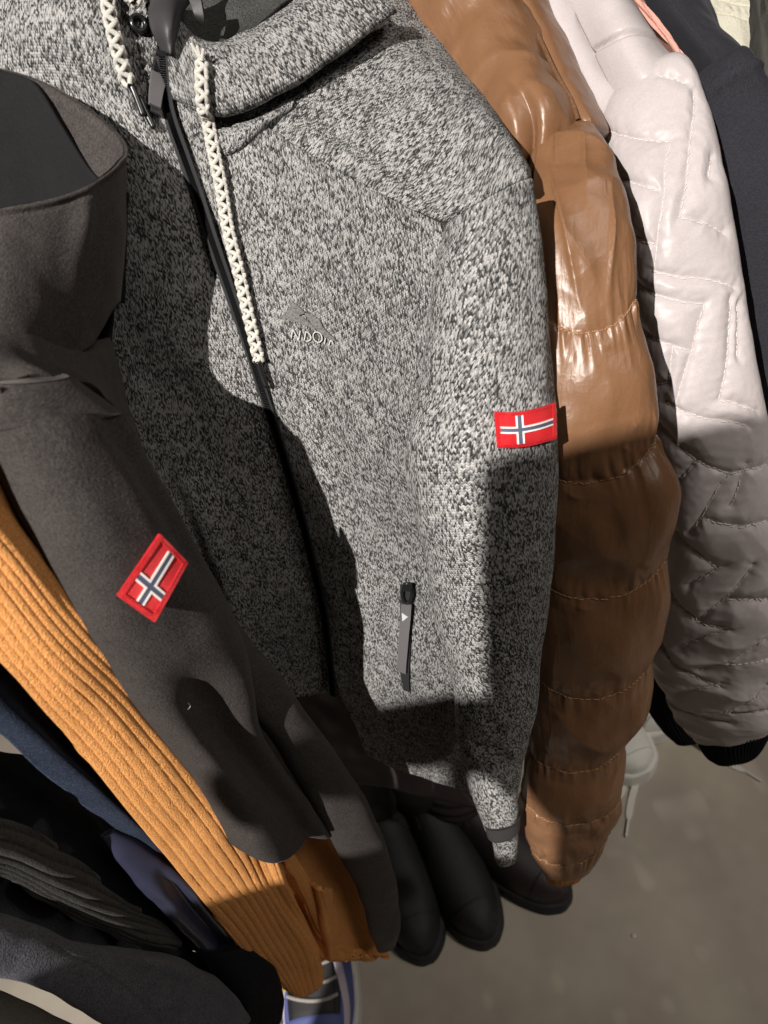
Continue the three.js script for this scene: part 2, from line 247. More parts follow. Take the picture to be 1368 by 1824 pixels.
// ------------------------------------------------------------------ grey marled hoodie
const hoodie = thing('hoodie', 'grey marled knit zip hoodie with white drawcords and red flag patch on its sleeve', 'hoodie');
const soft = (k, a) => (u, v, U, V, P) => a * fbm(P.x * k, P.y * k * 0.7, P.z * k);
const hLeft = part('front_panel', sheet([
  [[-90, -40, .67], [40, -40, .635], [150, -40, .605], [272, -40, .60]],
  [[-80, 60, .655], [50, 50, .605], [160, 50, .58], [283, 80, .59]],
  [[-50, 180, .645], [80, 170, .60], [200, 160, .573], [298, 190, .577]],
  [[20, 300, .62], [130, 290, .58], [240, 280, .555], [328, 280, .56]],
  [[60, 430, .60], [170, 430, .565], [280, 425, .54], [378, 425, .535]],
  [[100, 600, .58], [220, 600, .545], [330, 600, .52], [438, 600, .51]],
  [[140, 760, .56], [260, 765, .525], [380, 765, .505], [490, 765, .49]],
  [[200, 930, .54], [310, 935, .51], [430, 935, .49], [540, 935, .475]],
  [[260, 1080, .53], [360, 1090, .50], [470, 1090, .48], [575, 1080, .465]],
  [[340, 1240, .52], [430, 1245, .49], [510, 1245, .475], [592, 1235, .46]],
], { nu: 110, nv: 260, thick: 0.0035, relief: (u, v, U, V, P) => 0.0035 * fbm(P.x * 16, P.y * 9, P.z * 16) - 0.010 * Math.exp(-(((u - 0.42 - 0.12 * (v - 0.7)) / 0.035) ** 2)) * sstep(v, 0.55, 0.8) - 0.0025 * Math.exp(-(((v - 0.19 - 0.04 * Math.sin(u * 3)) / 0.012) ** 2)) * sstep(u, 0, 0.1) * (1 - sstep(u, 0.55, 0.7)) }), M.knit, hoodie);
const hRight = part('front_panel', sheet([
  [[300, 165, .577], [400, 215, .562], [480, 228, .552], [620, 312, .53], [792, 403, .50]],
  [[344, 310, .553], [450, 345, .535], [560, 380, .523], [670, 425, .513], [790, 455, .495]],
  [[385, 430, .533], [480, 460, .513], [580, 490, .503], [680, 520, .497], [782, 540, .485]],
  [[440, 600, .508], [530, 620, .492], [620, 640, .483], [700, 655, .478], [775, 665, .472]],
  [[492, 765, .488], [570, 775, .470], [650, 790, .459], [720, 795, .456], [780, 800, .452]],
  [[542, 935, .473], [620, 945, .450], [700, 945, .438], [770, 950, .435], [840, 960, .435]],
  [[577, 1080, .463], [650, 1090, .436], [730, 1095, .421], [800, 1100, .418], [870, 1110, .42]],
  [[595, 1210, .456], [670, 1225, .428], [745, 1230, .408], [815, 1235, .403], [880, 1240, .41]],
  [[650, 1340, .45], [710, 1370, .425], [780, 1395, .405], [850, 1420, .402], [900, 1440, .41]],
], { nu: 160, nv: 260, thick: 0.0035, relief: (u, v, U, V, P) => 0.0045 * fbm(P.x * 14, P.y * 8, P.z * 14) + 0.006 * Math.exp(-(((u - 0.93) / 0.05) ** 2)) * sstep(v, 0.25, 0.4) * (1 - sstep(v, 0.6, 0.8)) - 0.0018 * Math.exp(-((v / 0.006) ** 2)) - 0.002 * Math.exp(-(((u - 0.005) / 0.012) ** 2)) }), M.knit, hoodie);
const hYoke = part('shoulder_panel', sheet([
  [[700, -70, .74], [770, 40, .69], [840, 130, .64], [905, 220, .58], [950, 318, .515]],
  [[640, -40, .665], [712, 50, .632], [800, 130, .588], [880, 220, .53], [944, 312, .482]],
  [[560, 60, .61], [660, 140, .583], [750, 210, .553], [830, 280, .517], [893, 334, .482]],
  [[490, 140, .58], [600, 210, .557], [690, 275, .536], [770, 340, .512], [838, 372, .490]],
  [[430, 205, .562], [540, 262, .542], [640, 322, .524], [725, 368, .508], [792, 403, .4985]],
], { nu: 130, nv: 110, thick: 0.0035, relief: (u, v, U, V, P) => 0.003 * fbm(P.x * 14, P.y * 14, P.z * 14) + 0.0012 * Math.sin(U * 260 + V * 30) * sstep(v, 0.4, 0.8) * 0.6 - 0.002 * Math.exp(-(((1 - v) / 0.015) ** 2)) - 0.0015 * Math.exp(-(((1 - u) / 0.02) ** 2)) + 0.003 * Math.exp(-(((0.93 - v) / 0.03) ** 2)) * Math.sin(Math.PI * u) }), M.knit, hoodie);
const slSt = [
  [800, 398, 944, 314, .472, .55, 0.0100, -0.0140], [785, 470, 953, 400, .468, .62, 0.0100, -0.0140], [766, 590, 969, 545, .452, .68, 0.0100, -0.0140], [745, 710, 983, 680, .438, .7, 0.0100, -0.0140], [728, 800, 989, 785, .425, .7, 0.0100, -0.0140], [738, 900, 990, 880, .412, .7, 0.0100, -0.0140],
  [765, 1020, 988, 1000, .398, .68, 0.0100, -0.0140], [792, 1130, 978, 1115, .385, .66, 0.0100, -0.0140], [812, 1230, 962, 1225, .372, .66, 0.0075, -0.0105], [822, 1330, 940, 1325, .358, .68, 0.0050, -0.0070], [846, 1410, 924, 1400, .344, .72, 0.0025, -0.0035], [866, 1474, 921, 1462, .334, .75, 0.0000, -0.0000]];
const hSleeve = part('sleeve', tube(slSt, { nu: 120, nv: 260, open: true, relief: (a, s, U, V, P) => 0.004 * fbm(P.x * 15, P.y * 10, P.z * 15) * sstep(s, 0.2, 1.5) - 0.0016 * Math.exp(-((s / 0.05) ** 2)) + 0.004 * N(P.x * 10 + 3, P.y * 22 + P.x * 25, P.z * 10) * sstep(s, 7, 9) }), M.knit, hoodie);
const cuffSt = [[864, 1462, 922, 1451, .335, .78], [868, 1472, 922, 1460, .333, .78], [871, 1484, 922, 1471, .331, .78]];
part('cuff_binding', tube(cuffSt, { nu: 60, nv: 10, off: 0.0022, open: true }), M.satinTrim, hoodie);
part('cuff', tube([[868, 1474, 922, 1462, .332, .8], [877, 1500, 923, 1490, .33, .8], [882, 1532, 920, 1525, .328, .8]], { nu: 60, nv: 30, open: false }), M.knit, hoodie);
const hHood = part('hood', sheet([
  [[304, 16, .600], [365, 74, .59], [430, 58, .60], [500, 16, .615], [560, -34, .63]],
  [[300, 60, .583], [378, 100, .568], [450, 84, .578], [530, 32, .597], [600, -30, .617]],
  [[304, 120, .572], [395, 152, .553], [475, 130, .560], [570, 68, .58], [660, -6, .603]],
  [[308, 165, .570], [402, 196, .550], [490, 164, .555], [600, 92, .575], [702, 16, .603]],
  [[320, 184, .585], [405, 206, .572], [492, 168, .580], [604, 96, .598], [706, 18, .625]],
], { nu: 100, nv: 90, thick: 0.004, relief: (u, v, U, V, P) => 0.003 * fbm(P.x * 20, P.y * 20, P.z * 20) + 0.003 * Math.sin(Math.PI * v) }), M.knit, hoodie);
part('collar_roll', sheet([
  [[345, 188, .580], [402, 214, .567], [470, 196, .568], [525, 168, .575]],
  [[352, 215, .562], [408, 240, .549], [474, 212, .551], [524, 184, .564]],
  [[366, 258, .555], [408, 272, .547], [466, 236, .551], [512, 206, .562]],
  [[378, 282, .566], [404, 292, .562], [455, 262, .562], [500, 226, .568]],
], { nu: 60, nv: 40, thick: 0.0035, relief: soft(20, 0.002) }), M.knit, hoodie);
part('hood_lining', sheet([[[290, -80, .69], [450, -80, .70], [640, -90, .72]], [[300, -20, .655], [430, -20, .67], [580, -60, .68]], [[315, 34, .620], [370, 76, .606], [440, 60, .615]], ], { nu: 50, nv: 50, thick: 0.003, relief: soft(18, 0.004) }), M.fleece, hoodie, 'dark grey fleece inside of the hood');
const bodyParts = [hLeft, hRight, hHood];
// zip
const zipLine = [[287, 100], [300, 190], [326, 265], [355, 325], [373, 385], [388, 435], [411, 512], [440, 600], [464, 682], [492, 765], [516, 850], [543, 940], [565, 1030], [579, 1110], [590, 1200], [594, 1238]];
{
  const zc = [[290, 100, .576], [299, 190, .572], [329, 280, .554], [354, 350, .543], [378, 425, .529], [408, 512, .517], [438, 600, .504], [464, 682, .493], [491, 765, .484], [517, 850, .476], [541, 935, .469], [559, 1010, .464], [576, 1085, .459], [586, 1160, .456], [594, 1238, .453]].map(p => at(...p));
  const z = { P: [], N: [] }; for (let i = 0; i <= 150; i++) z.P.push(splineAt(zc, i / 150 * (zc.length - 1))); z.P.forEach((p, i) => { const t = z.P[Math.min(150, i + 1)].clone().sub(z.P[Math.max(0, i - 1)]).normalize(), e = EYE.clone().sub(p).normalize().add(V3(-0.5, 0, 0)); z.N.push(e.addScaledVector(t, -e.dot(t)).normalize()); });
  const zp = part('zip', ribbonOn(z.P, z.N, k => 0.0048 - 0.0010 * sstep(k, 0.3, 0.5), 0.0012), M.tape, hoodie);
  const teeth = []; const c = new THREE.CatmullRomCurve3(z.P); const n = 420;
  for (let i = 0; i < n; i++) { const t = (i + 0.5) / n, k = Math.min(z.N.length - 1, Math.round(t * (z.N.length - 1))), p = c.getPointAt(t), tg = c.getTangentAt(t), s = tg.clone().cross(z.N[k]).normalize(); const b = new THREE.CapsuleGeometry(0.0005, 0.0036, 2, 6); b.applyMatrix4(new THREE.Matrix4().makeBasis(tg, s, z.N[k]).setPosition(p.addScaledVector(z.N[k], 0.0015))); teeth.push(b); }
  part('coil', merged(teeth), M.teeth, zp, null, 'stuff');
  const sl = pathOn(bodyParts, [[283, 108], [281, 122], [280, 136]], 8, 0.004), g = ribbonOn(sl.P, sl.N, 0.0055, 0.004); const slider = part('zip_slider', g, M.metal, zp);
  const pl = pathOn([hLeft], [[276, 138], [271, 165], [268, 198]], 10, 0.006); part('puller', ribbonOn(pl.P, pl.N, k => 0.0052 - 0.0015 * k, 0.0022), M.puller, zp);
  const pb = pathOn([hLeft], [[284, 130], [278, 168], [272, 206]], 10, 0.003); part('puller_tab', ribbonOn(pb.P, pb.N, 0.003, 0.002), M.satinTrim, zp);
}
// satin guard that wraps the zip end and the hood opening
part('zip_guard', sheet([[[262, -50, .60], [300, -60, .61], [352, -50, .63]], [[263, 10, .585], [305, -5, .585], [342, -8, .605]], [[268, 52, .575], [304, 45, .566], [326, 30, .59]], [[284, 92, .572], [304, 96, .562], [308, 90, .575]]], { nu: 40, nv: 40, thick: 0.002, relief: (u, v, U, V, P) => 0.002 * N(P.x * 60, P.y * 20, P.z * 60) }), M.satinTrim, hoodie);
part('hood_binding', sheet([[[330, -20, .60], [350, -24, .60]], [[338, 5, .595], [358, 0, .592]], [[346, 28, .592], [364, 34, .59]], [[352, 42, .60], [362, 46, .598]]], { nu: 16, nv: 30, thick: 0.002 }), M.satinTrim, hoodie);
part('zip_edge', (() => { const e = pathOn([hLeft, hHood], [[286, 84], [279, 112], [270, 148]], 14, 0.003); return ribbonOn(e.P, e.N, 0.0035, 0.002); })(), M.tape, hoodie);
// drawcords: four strands plaited over a dark core
function plait(name, path, nrm, W0, pitch, parent) {
  const c = new THREE.CatmullRomCurve3(path), L = c.getLength(), core = rod(path, W0 * 0.42, 80, 8);
  const cord = part(name, core, M.cordCore, parent, 'white plaited drawcord with a dark core');
  const strands = [];
  for (let k = 0; k < 4; k++) { const pts = [], n = Math.ceil(L / pitch * 14); for (let i = 0; i <= n; i++) { const t = i / n, p = c.getPointAt(t), tg = c.getTangentAt(t), nn = nrm[Math.min(nrm.length - 1, Math.round(t * (nrm.length - 1)))], s = tg.clone().cross(nn).normalize(), dir = k < 2 ? 1 : -1, ph = dir * 2 * Math.PI * (t * L / pitch) + (k % 2) * Math.PI + Math.PI / 4; pts.push(p.addScaledVector(s, W0 * 0.74 * Math.sin(ph)).addScaledVector(nn, W0 * 0.46 * Math.cos(ph) + W0 * 0.12 * dir * Math.cos(2 * ph))); }
    strands.push(new THREE.TubeGeometry(new THREE.CatmullRomCurve3(pts), n * 2, W0 * 0.36, 7, false)); }
  for (const s of strands) part('strand', s, M.cord, cord);
  return cord;
}
function agletOn(P, parent) { const g = rod(P, 0.0021, 12, 10); const m = part('aglet', g, M.aglet, parent); part('aglet_tip', new THREE.SphereGeometry(0.0021, 10, 8).translate(P[P.length - 1].x, P[P.length - 1].y, P[P.length - 1].z), M.aglet, m); part('aglet_top', new THREE.SphereGeometry(0.0023, 10, 8).translate(P[0].x, P[0].y, P[0].z), M.aglet, m); }
{
  const r = pathOn([hRight, hHood], [[365, 122], [366, 160], [370, 200], [376, 240], [384, 280], [397, 335], [408, 388], [419, 440], [433, 495], [447, 555], [459, 605], [467, 640]], 70, 0.0062);
  plait('drawcord', r.P, r.N, 0.0043, 0.0155, hoodie);
  const f = r.P[0]; part('cord_fray', merged([-1, 0, 1].map(k => capsuleTo(f, f.clone().add(V3(0.003 * k, 0.006 + 0.002 * Math.abs(k - 1), 0.001 * k)), 0.0011))), M.cord, hoodie);
  const a = pathOn([hRight], [[468, 643], [475, 662], [483, 681]], 8, 0.0085); agletOn(a.P, hoodie);
  const l = pathOn([hLeft], [[187, -20], [192, 25], [199, 65], [211, 108], [222, 140], [230, 153]], 40, 0.006); plait('drawcord', l.P, l.N, 0.0046, 0.0155, hoodie);
  const l2 = pathOn([hLeft], [[240, -30], [236, 5], [226, 24]], 14, 0.012); plait('drawcord', l2.P, l2.N, 0.0046, 0.0155, hoodie);
  const b = pathOn([hLeft], [[232, 157], [242, 182], [252, 208]], 8, 0.005); agletOn(b.P, hoodie);
  const b2 = pathOn([hLeft], [[248, 180], [258, 204], [270, 228]], 8, 0.003); agletOn(b2.P, hoodie);
  const sh = pathOn([hLeft], [[236, 34], [246, 44], [252, 52]], 6, 0.002); const et = new THREE.TorusGeometry(0.0045, 0.0016, 10, 28); et.applyMatrix4(new THREE.Matrix4().lookAt(sh.N[3], V3(0, 0, 0), V3(0, 1, 0)).setPosition(sh.P[3])); part('eyelet', et, M.metal, hoodie);
}
// embroidered mark on the chest: a grey ridge of mountains over small white letters
{
  const patch = (poly, mat, name, lift) => { const k = poly.map(p => hit(hRight, p[0], p[1])).filter(Boolean); const c = V3(0, 0, 0), n = V3(0, 0, 0); k.forEach(q => { c.add(q.p); n.add(q.n); }); c.divideScalar(k.length); n.normalize();
    const ex = k[1].p.clone().sub(k[0].p).projectOnPlane(n).normalize(), ey = n.clone().cross(ex); const s = new THREE.Shape(k.map(q => { const d = q.p.clone().sub(c); return new THREE.Vector2(d.dot(ex), d.dot(ey)); }));
    const g = new THREE.ExtrudeGeometry(s, { depth: 0.0008, bevelEnabled: true, bevelThickness: 0.0003, bevelSize: 0.0003, bevelSegments: 2 }); g.applyMatrix4(new THREE.Matrix4().makeBasis(ex, ey, n).setPosition(c.addScaledVector(n, lift))); return part(name, g, mat, hoodie); };
  patch([[500, 564], [513, 554], [521, 538], [534, 547], [543, 557], [533, 561], [548, 571], [564, 585], [540, 577], [520, 569]], M.logoGrey, 'emblem', 0.0008);
  patch([[543, 557], [556, 560], [569, 569], [575, 582], [586, 594], [598, 605], [590, 607], [574, 594], [560, 582], [551, 569]], M.logoGrey, 'emblem', 0.0008);
  const stroke = (...px) => { const k = px.map(q => hit(hRight, ...q)); let n = V3(0, 0, 0); k.forEach(q => n.add(q.n)); n.normalize(); return rod(k.map(q => q.p.addScaledVector(n, 0.0016)), 0.0005, 8 * px.length, 5); };
  const ring = (cx, cy, rx, ry, a0 = 0, a1 = 2 * Math.PI) => stroke(...Array.from({ length: 13 }, (_, i) => { const a = lerp(a0, a1, i / 12); return [cx + rx * Math.sin(a) - 0.0 * ry, cy - ry * Math.cos(a) + 0.25 * rx * Math.sin(a)]; }));
  const letters = [stroke([519, 602], [522, 586]), stroke([522, 586], [532, 605]), stroke([532, 605], [535, 589]), stroke([542, 606], [545, 590]), ring(544, 598.5, 10, 8.5, 0.05, Math.PI - 0.05), ring(566, 600, 8, 9), stroke([578, 612], [580, 602]), stroke([586, 614], [590, 606], [594, 612])];
  part('lettering', merged(letters), M.logoWhite, hoodie);
}
// pocket zip
{
  const t = pathOn([hRight], [[724, 1040], [724, 1090], [722, 1150], [722, 1190], [726, 1228]], 30, 0.0012);
  const pz = part('pocket_zip', ribbonOn(t.P, t.N, k => 0.0049 - 0.0018 * sstep(k, 0.7, 1), 0.0012), M.tape, hoodie);
  const s = pathOn([hRight], [[727, 1034], [727, 1050], [727, 1068]], 8, 0.003);
  const ring = []; for (let i = 0; i <= 16; i++) { const a = i / 16 * 2 * Math.PI, k = hit(hRight, 726 + 8 * Math.sin(a), 1052 + 17 * Math.cos(a)); if (k) ring.push(k.p.addScaledVector(k.n, 0.004)); }
  part('zip_slider', merged([rod(ring, 0.0015, 40, 6), ribbonOn(s.P.slice(0, 4), s.N.slice(0, 4), 0.0036, 0.003)]), M.metal, pz);
  const p = pathOn([hRight], [[725, 1070], [724, 1100], [721, 1150], [720, 1190]], 16, 0.0042); part('puller', ribbonOn(p.P, p.N, 0.0042, 0.0016), M.puller, pz);
  const m = [[717, 1084], [728, 1091], [718, 1099]].map(q => hit(hRight, ...q)); const n = m[0].n; const e = m.map(q => q.p.clone().addScaledVector(n, 0.0064)), e2 = m.map(q => q.p.clone().addScaledVector(n, 0.0050)); const all = [...e, ...e2];
  const g = new THREE.BufferGeometry().setFromPoints([0, 1, 2, 5, 4, 3, 0, 3, 1, 1, 3, 4, 1, 4, 2, 2, 4, 5, 2, 5, 0, 0, 5, 3].map(i => all[i])); g.setAttribute('uv', new THREE.Float32BufferAttribute(new Array(48).fill(0), 2)); g.computeVertexNormals(); part('reflective_mark', g, M.silver, pz);
}
// woven flag patches: slab, raised rim, white-edged blue cross, stitches; S(a, b, n) is the bent face of the patch
function flagPatch(S, parent, label, rim) {
  const box = (a0, a1, b0, b1, n0, n1, na = 12, nb = 4) => { const g = new THREE.BoxGeometry(1, 1, 1, na, nb, 1), p = g.attributes.position; for (let i = 0; i < p.count; i++) { const q = S(lerp(a0, a1, p.getX(i) + 0.5), lerp(b0, b1, p.getY(i) + 0.5), p.getZ(i) > 0 ? n1 : n0); p.setXYZ(i, q.x, q.y, q.z); } const f = g.toNonIndexed(); f.computeVertexNormals(); return f; };
  const base = part('flag_patch', box(0, 1, 0, 1, -0.0006, 0.0012, 24, 8), M.red, parent, label);
  const e = rim.w, ea = e * 0.66; part('rim', merged([box(0, 1, 0, e, 0.0011, rim.n), box(0, 1, 1 - e, 1, 0.0011, rim.n), box(0, ea, e, 1 - e, 0.0011, rim.n), box(1 - ea, 1, e, 1 - e, 0.0011, rim.n)]), M.red, base);
  const A0 = ea + 0.02, A1 = 1 - ea - 0.01, B0 = e + 0.01, B1 = 1 - e - 0.01, ac = rim.ac, bc = rim.bc, w = rim.hw, wb = w * 1.5, q = w * 0.85, qb = q * 1.5, n1 = 0.0020;
  const wh = []; for (const s of [-1, 1]) { const b0 = bc + s * wb, b1 = bc + s * (wb + qb); wh.push(box(A0, ac - w - q, Math.min(b0, b1), Math.max(b0, b1), 0.0011, n1), box(ac + w + q, A1, Math.min(b0, b1), Math.max(b0, b1), 0.0011, n1)); const a0 = ac + s * w, a1 = ac + s * (w + q); wh.push(box(Math.min(a0, a1), Math.max(a0, a1), B0, bc - wb, 0.0011, n1, 2, 6), box(Math.min(a0, a1), Math.max(a0, a1), bc + wb, B1, 0.0011, n1, 2, 6)); }
  part('white_cross', merged(wh), M.flagWhite, base);
  part('blue_cross', merged([box(A0 + .005, A1 - .005, bc - wb, bc + wb, 0.0011, 0.0017, 20), box(ac - w, ac + w, B0 + .005, bc - wb, 0.0011, 0.0017, 2, 6), box(ac - w, ac + w, bc + wb, B1 - .005, 0.0011, 0.0017, 2, 6)]), M.flagBlue, base);
  const st = [], ib = e * 0.75, ia = ea * 0.75; for (let i = 0; i < 16; i++) for (const b of [ib, 1 - ib]) st.push(capsuleTo(S((i + 0.25) / 16, b, rim.n), S((i + 0.75) / 16, b, rim.n), 0.00022)); for (let i = 1; i < 9; i++) for (const a of [ia, 1 - ia]) st.push(capsuleTo(S(a, (i + 0.2) / 10, rim.n), S(a, (i + 0.75) / 10, rim.n), 0.00022));
  part('stitching', merged(st), M.redStitch, base, null, 'stuff');
  return base;
}
function patchFace(top, bot, lift) { const T = top.map(p => at(...p)), B = bot.map(p => at(...p)), P = (a, b) => splineAt(T, a * (T.length - 1)).lerp(splineAt(B, a * (B.length - 1)), b); return (a, b, n) => { const p = P(a, b), x = P(Math.min(1, a + .02), b).sub(P(Math.max(0, a - .02), b)), y = P(a, Math.min(1, b + .02)).sub(P(a, Math.max(0, b - .02))), k = y.cross(x).normalize(); if (k.dot(EYE.clone().sub(p)) < 0) k.negate(); return p.addScaledVector(k, n + lift); }; }
{
  const hh = (x, y) => (hit(hSleeve, Math.min(x, 975), y)?.h ?? 0.425);
  const row = (pts, d) => pts.map(([x, y], i) => [x, y, hh(x, y) - 0.003 + (i === 3 ? d : 0)]);
  flagPatch(patchFace(row([[880, 733], [918, 734], [953, 728], [987, 717]], 0.004), row([[885, 797], [922, 797], [956, 791], [989, 781]], 0.004), 0), hoodie, 'red woven flag patch with a white edged blue cross', { w: 0.09, n: 0.0015, ac: 0.385, bc: 0.5, hw: 0.034 });
}

// ------------------------------------------------------------------ charcoal softshell jacket
const jacket = thing('softshell_jacket', 'charcoal softshell jacket with stand collar and tilted red flag patch, left of the grey hoodie', 'jacket');
{
  const rim = [[-120, 392, .47], [-60, 384, .455], [0, 372, .452], [60, 362, .455], [120, 345, .463], [180, 315, .478], [214, 288, .495], [224, 268, .515], [206, 236, .535], [162, 196, .55], [110, 162, .565], [60, 138, .575], [0, 121, .585], [-60, 112, .59]];
  const low = [[-120, 600, .44], [-60, 596, .425], [0, 600, .42], [60, 622, .425], [120, 636, .44], [165, 612, .457], [203, 545, .478], [214, 540, .505], [200, 520, .53], [160, 500, .55], [110, 480, .565], [60, 460, .575], [0, 440, .58], [-60, 430, .59]];
  const mid = rim.map((p, i) => [lerp(p[0], low[i][0], .5) + (i > 4 && i < 8 ? 6 : 0), lerp(p[1], low[i][1], .5), lerp(p[2], low[i][2], .5) - 0.004]);
  const rel = (u, v, U, V, P) => 0.0022 * fbm(P.x * 18, P.y * 12, P.z * 18) - 0.0012 * Math.exp(-(((v - 0.05) / 0.012) ** 2)) + 0.0012 * Math.exp(-(((v - 0.015) / 0.02) ** 2)) + 0.004 * Math.exp(-(((u - 0.33 + v * 0.08) / 0.03) ** 2)) * Math.exp(-(((v - 0.2) / 0.2) ** 2));
  part('collar', sheet([rim, mid, low], { nu: 200, nv: 70, thick: 0.003, relief: rel, flip: false }), M.shell, jacket).name = 'collar';
  // lining inside the back of the collar
  const li = i => { const a = rim[i], b = low[i]; return [a, b]; };
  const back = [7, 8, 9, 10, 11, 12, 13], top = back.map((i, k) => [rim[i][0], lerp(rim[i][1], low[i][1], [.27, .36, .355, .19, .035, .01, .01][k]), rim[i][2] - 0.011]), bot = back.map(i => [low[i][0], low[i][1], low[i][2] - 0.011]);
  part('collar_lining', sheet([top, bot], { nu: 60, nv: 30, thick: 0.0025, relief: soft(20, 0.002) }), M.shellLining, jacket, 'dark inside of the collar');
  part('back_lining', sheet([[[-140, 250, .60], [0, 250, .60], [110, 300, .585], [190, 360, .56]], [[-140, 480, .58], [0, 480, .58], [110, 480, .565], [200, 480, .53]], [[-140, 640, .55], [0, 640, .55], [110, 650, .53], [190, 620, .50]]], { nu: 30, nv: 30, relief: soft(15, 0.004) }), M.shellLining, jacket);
  part('shoulder_panel', sheet([
    [[-140, 560, .428], [0, 575, .424], [70, 600, .428], [130, 622, .444], [172, 606, .47], [200, 600, .51]],
    [[-130, 620, .40], [0, 625, .403], [70, 645, .41], [125, 655, .425], [180, 660, .455], [220, 690, .50]],
    [[-120, 690, .385], [0, 682, .385], [60, 664, .385], [118, 676, .392], [185, 700, .43], [250, 780, .49]],
  ], { nu: 70, nv: 50, thick: 0.003, relief: (u, v, U, V, P) => 0.002 * fbm(P.x * 18, P.y * 18, P.z * 18) - 0.001 * Math.exp(-(((1 - v) / 0.03) ** 2)) }), M.shell, jacket);
  part('front_panel', sheet([
    [[-600, 440, .52], [-220, 440, .50], [0, 480, .49], [150, 540, .50]],
    [[-560, 560, .48], [-200, 560, .43], [0, 590, .455], [130, 640, .47]],
    [[-520, 760, .46], [-200, 760, .385], [20, 760, .425], [235, 768, .487]],
    [[-330, 1000, .44], [-120, 1000, .38], [80, 1000, .418], [338, 995, .478]],
    [[-20, 1180, .385], [80, 1215, .392], [220, 1210, .415], [432, 1205, .472]],
    [[150, 1330, .40], [230, 1320, .41], [320, 1300, .425], [520, 1300, .462]],
    [[240, 1430, .41], [310, 1415, .415], [380, 1400, .425], [560, 1400, .45]],
    [[300, 1520, .415], [390, 1500, .42], [470, 1490, .43], [610, 1490, .45]],
  ], { nu: 60, nv: 80, thick: 0.003, relief: (u, v, U, V, P) => 0.004 * fbm(P.x * 12, P.y * 8, P.z * 12) }), M.shell, jacket);
  part('side_panel', sheet([[-20, 690], [-20, 810], [55, 945], [125, 1085], [195, 1205], [266, 1305], [342, 1402]].map(([x, y]) => [[x + 26, y, .372], [x + 44, y, .41], [x + 60, y, .455]]), { nu: 20, nv: 60, thick: 0.003 }), M.shell, jacket);  // unseen sheet added behind the sleeve to stop light leaking onto the hoodie
  const sl = [
    [-20, 680, 122, 668, .385, .5, -0.003, 0.005], [-70, 770, 205, 735, .382, .62, -0.010, 0.016], [-20, 810, 240, 800, .376, .66, -0.010, 0.016], [55, 945, 318, 930, .368, .66, -0.010, 0.016], [125, 1085, 392, 1068, .362, .62, -0.010, 0.016], [195, 1205, 428, 1180, .36, .58, -0.010, 0.016], [266, 1305, 448, 1296, .358, .55, -0.010, 0.016], [342, 1402, 506, 1388, .356, .52, -0.010, 0.016], [372, 1446, 546, 1430, .356, .48, -0.010, 0.016], [394, 1488, 578, 1468, .36, .46, -0.010, 0.016]];
  const sleeve = part('sleeve', tube(sl, { nu: 120, nv: 260, ratio: .6, relief: (a, s, U, V, P) => {
    const th = a * 2;    // 0..1 across the seen half
    const f = th < 1 ? -0.016 * Math.exp(-(((th - (0.50 + 0.03 * (s - 5))) / 0.13) ** 2)) * sstep(s, 4.3, 5.4) : 0;
    const g = th < 1 ? 0.006 * Math.exp(-(((th - 0.3) / 0.12) ** 2)) * sstep(s, 5, 7) - 0.006 * Math.exp(-(((th - 0.62 - 0.02 * s) / 0.09) ** 2)) * sstep(s, 0.8, 1.8) * (1 - sstep(s, 3, 4.2)) : 0;
    return f + g + 0.003 * fbm(P.x * 13, P.y * 9, P.z * 13) - 0.001 * Math.exp(-((s / 0.05) ** 2)); } }), M.shell, jacket);
  const body = [[230, 1000, 400, 1080, .415, .4], [300, 1120, 455, 1150, .40, .4], [400, 1220, 525, 1240, .385, .45], [470, 1300, 586, 1322, .378, .5], [532, 1400, 638, 1402, .372, .5], [588, 1490, 680, 1488, .368, .5], [632, 1580, 706, 1570, .366, .45], [655, 1650, 712, 1625, .366, .4], [672, 1694, 704, 1682, .366, .38]];
  part('body_panel', tube(body, { nu: 90, nv: 200, ratio: .45, open: false, relief: (a, s, U, V, P) => 0.004 * fbm(P.x * 12, P.y * 8, P.z * 12) }), M.shell, jacket);
  for (const q of [[[333, 1252], [334, 1258], [332, 1265]]]) { const k = q.map(p => hit(sleeve, ...p)).filter(Boolean); if (k.length > 2) part('lint', rod(k.map((e, i) => e.p.addScaledVector(e.n, 0.0006 + 0.0012 * (i % 2))), 0.00022, 8, 5), M.lace, jacket); }
  const Pq = [[206, 1060], [280, 950], [328, 1002], [272, 1108]];   // hoist top, fly top, fly bottom, hoist bottom
  const hk = Pq.map(p => hit(sleeve, ...p)?.h ?? 0.345); const mn = Math.min(...hk);
  flagPatch(patchFace([[206, 1060, hk[0] - .002], [244, 1004, lerp(hk[0], hk[1], .5) - .003], [280, 950, hk[1] - .002]], [[272, 1108, hk[3] - .008], [300, 1056, lerp(hk[3], hk[2], .5) - .0095], [328, 1002, hk[2] - .008]], 0.0015), jacket, 'thick red woven flag patch with a white edged blue cross, its left edge lifting', { w: 0.12, n: 0.0020, ac: 0.37, bc: 0.5, hw: 0.036 });
}

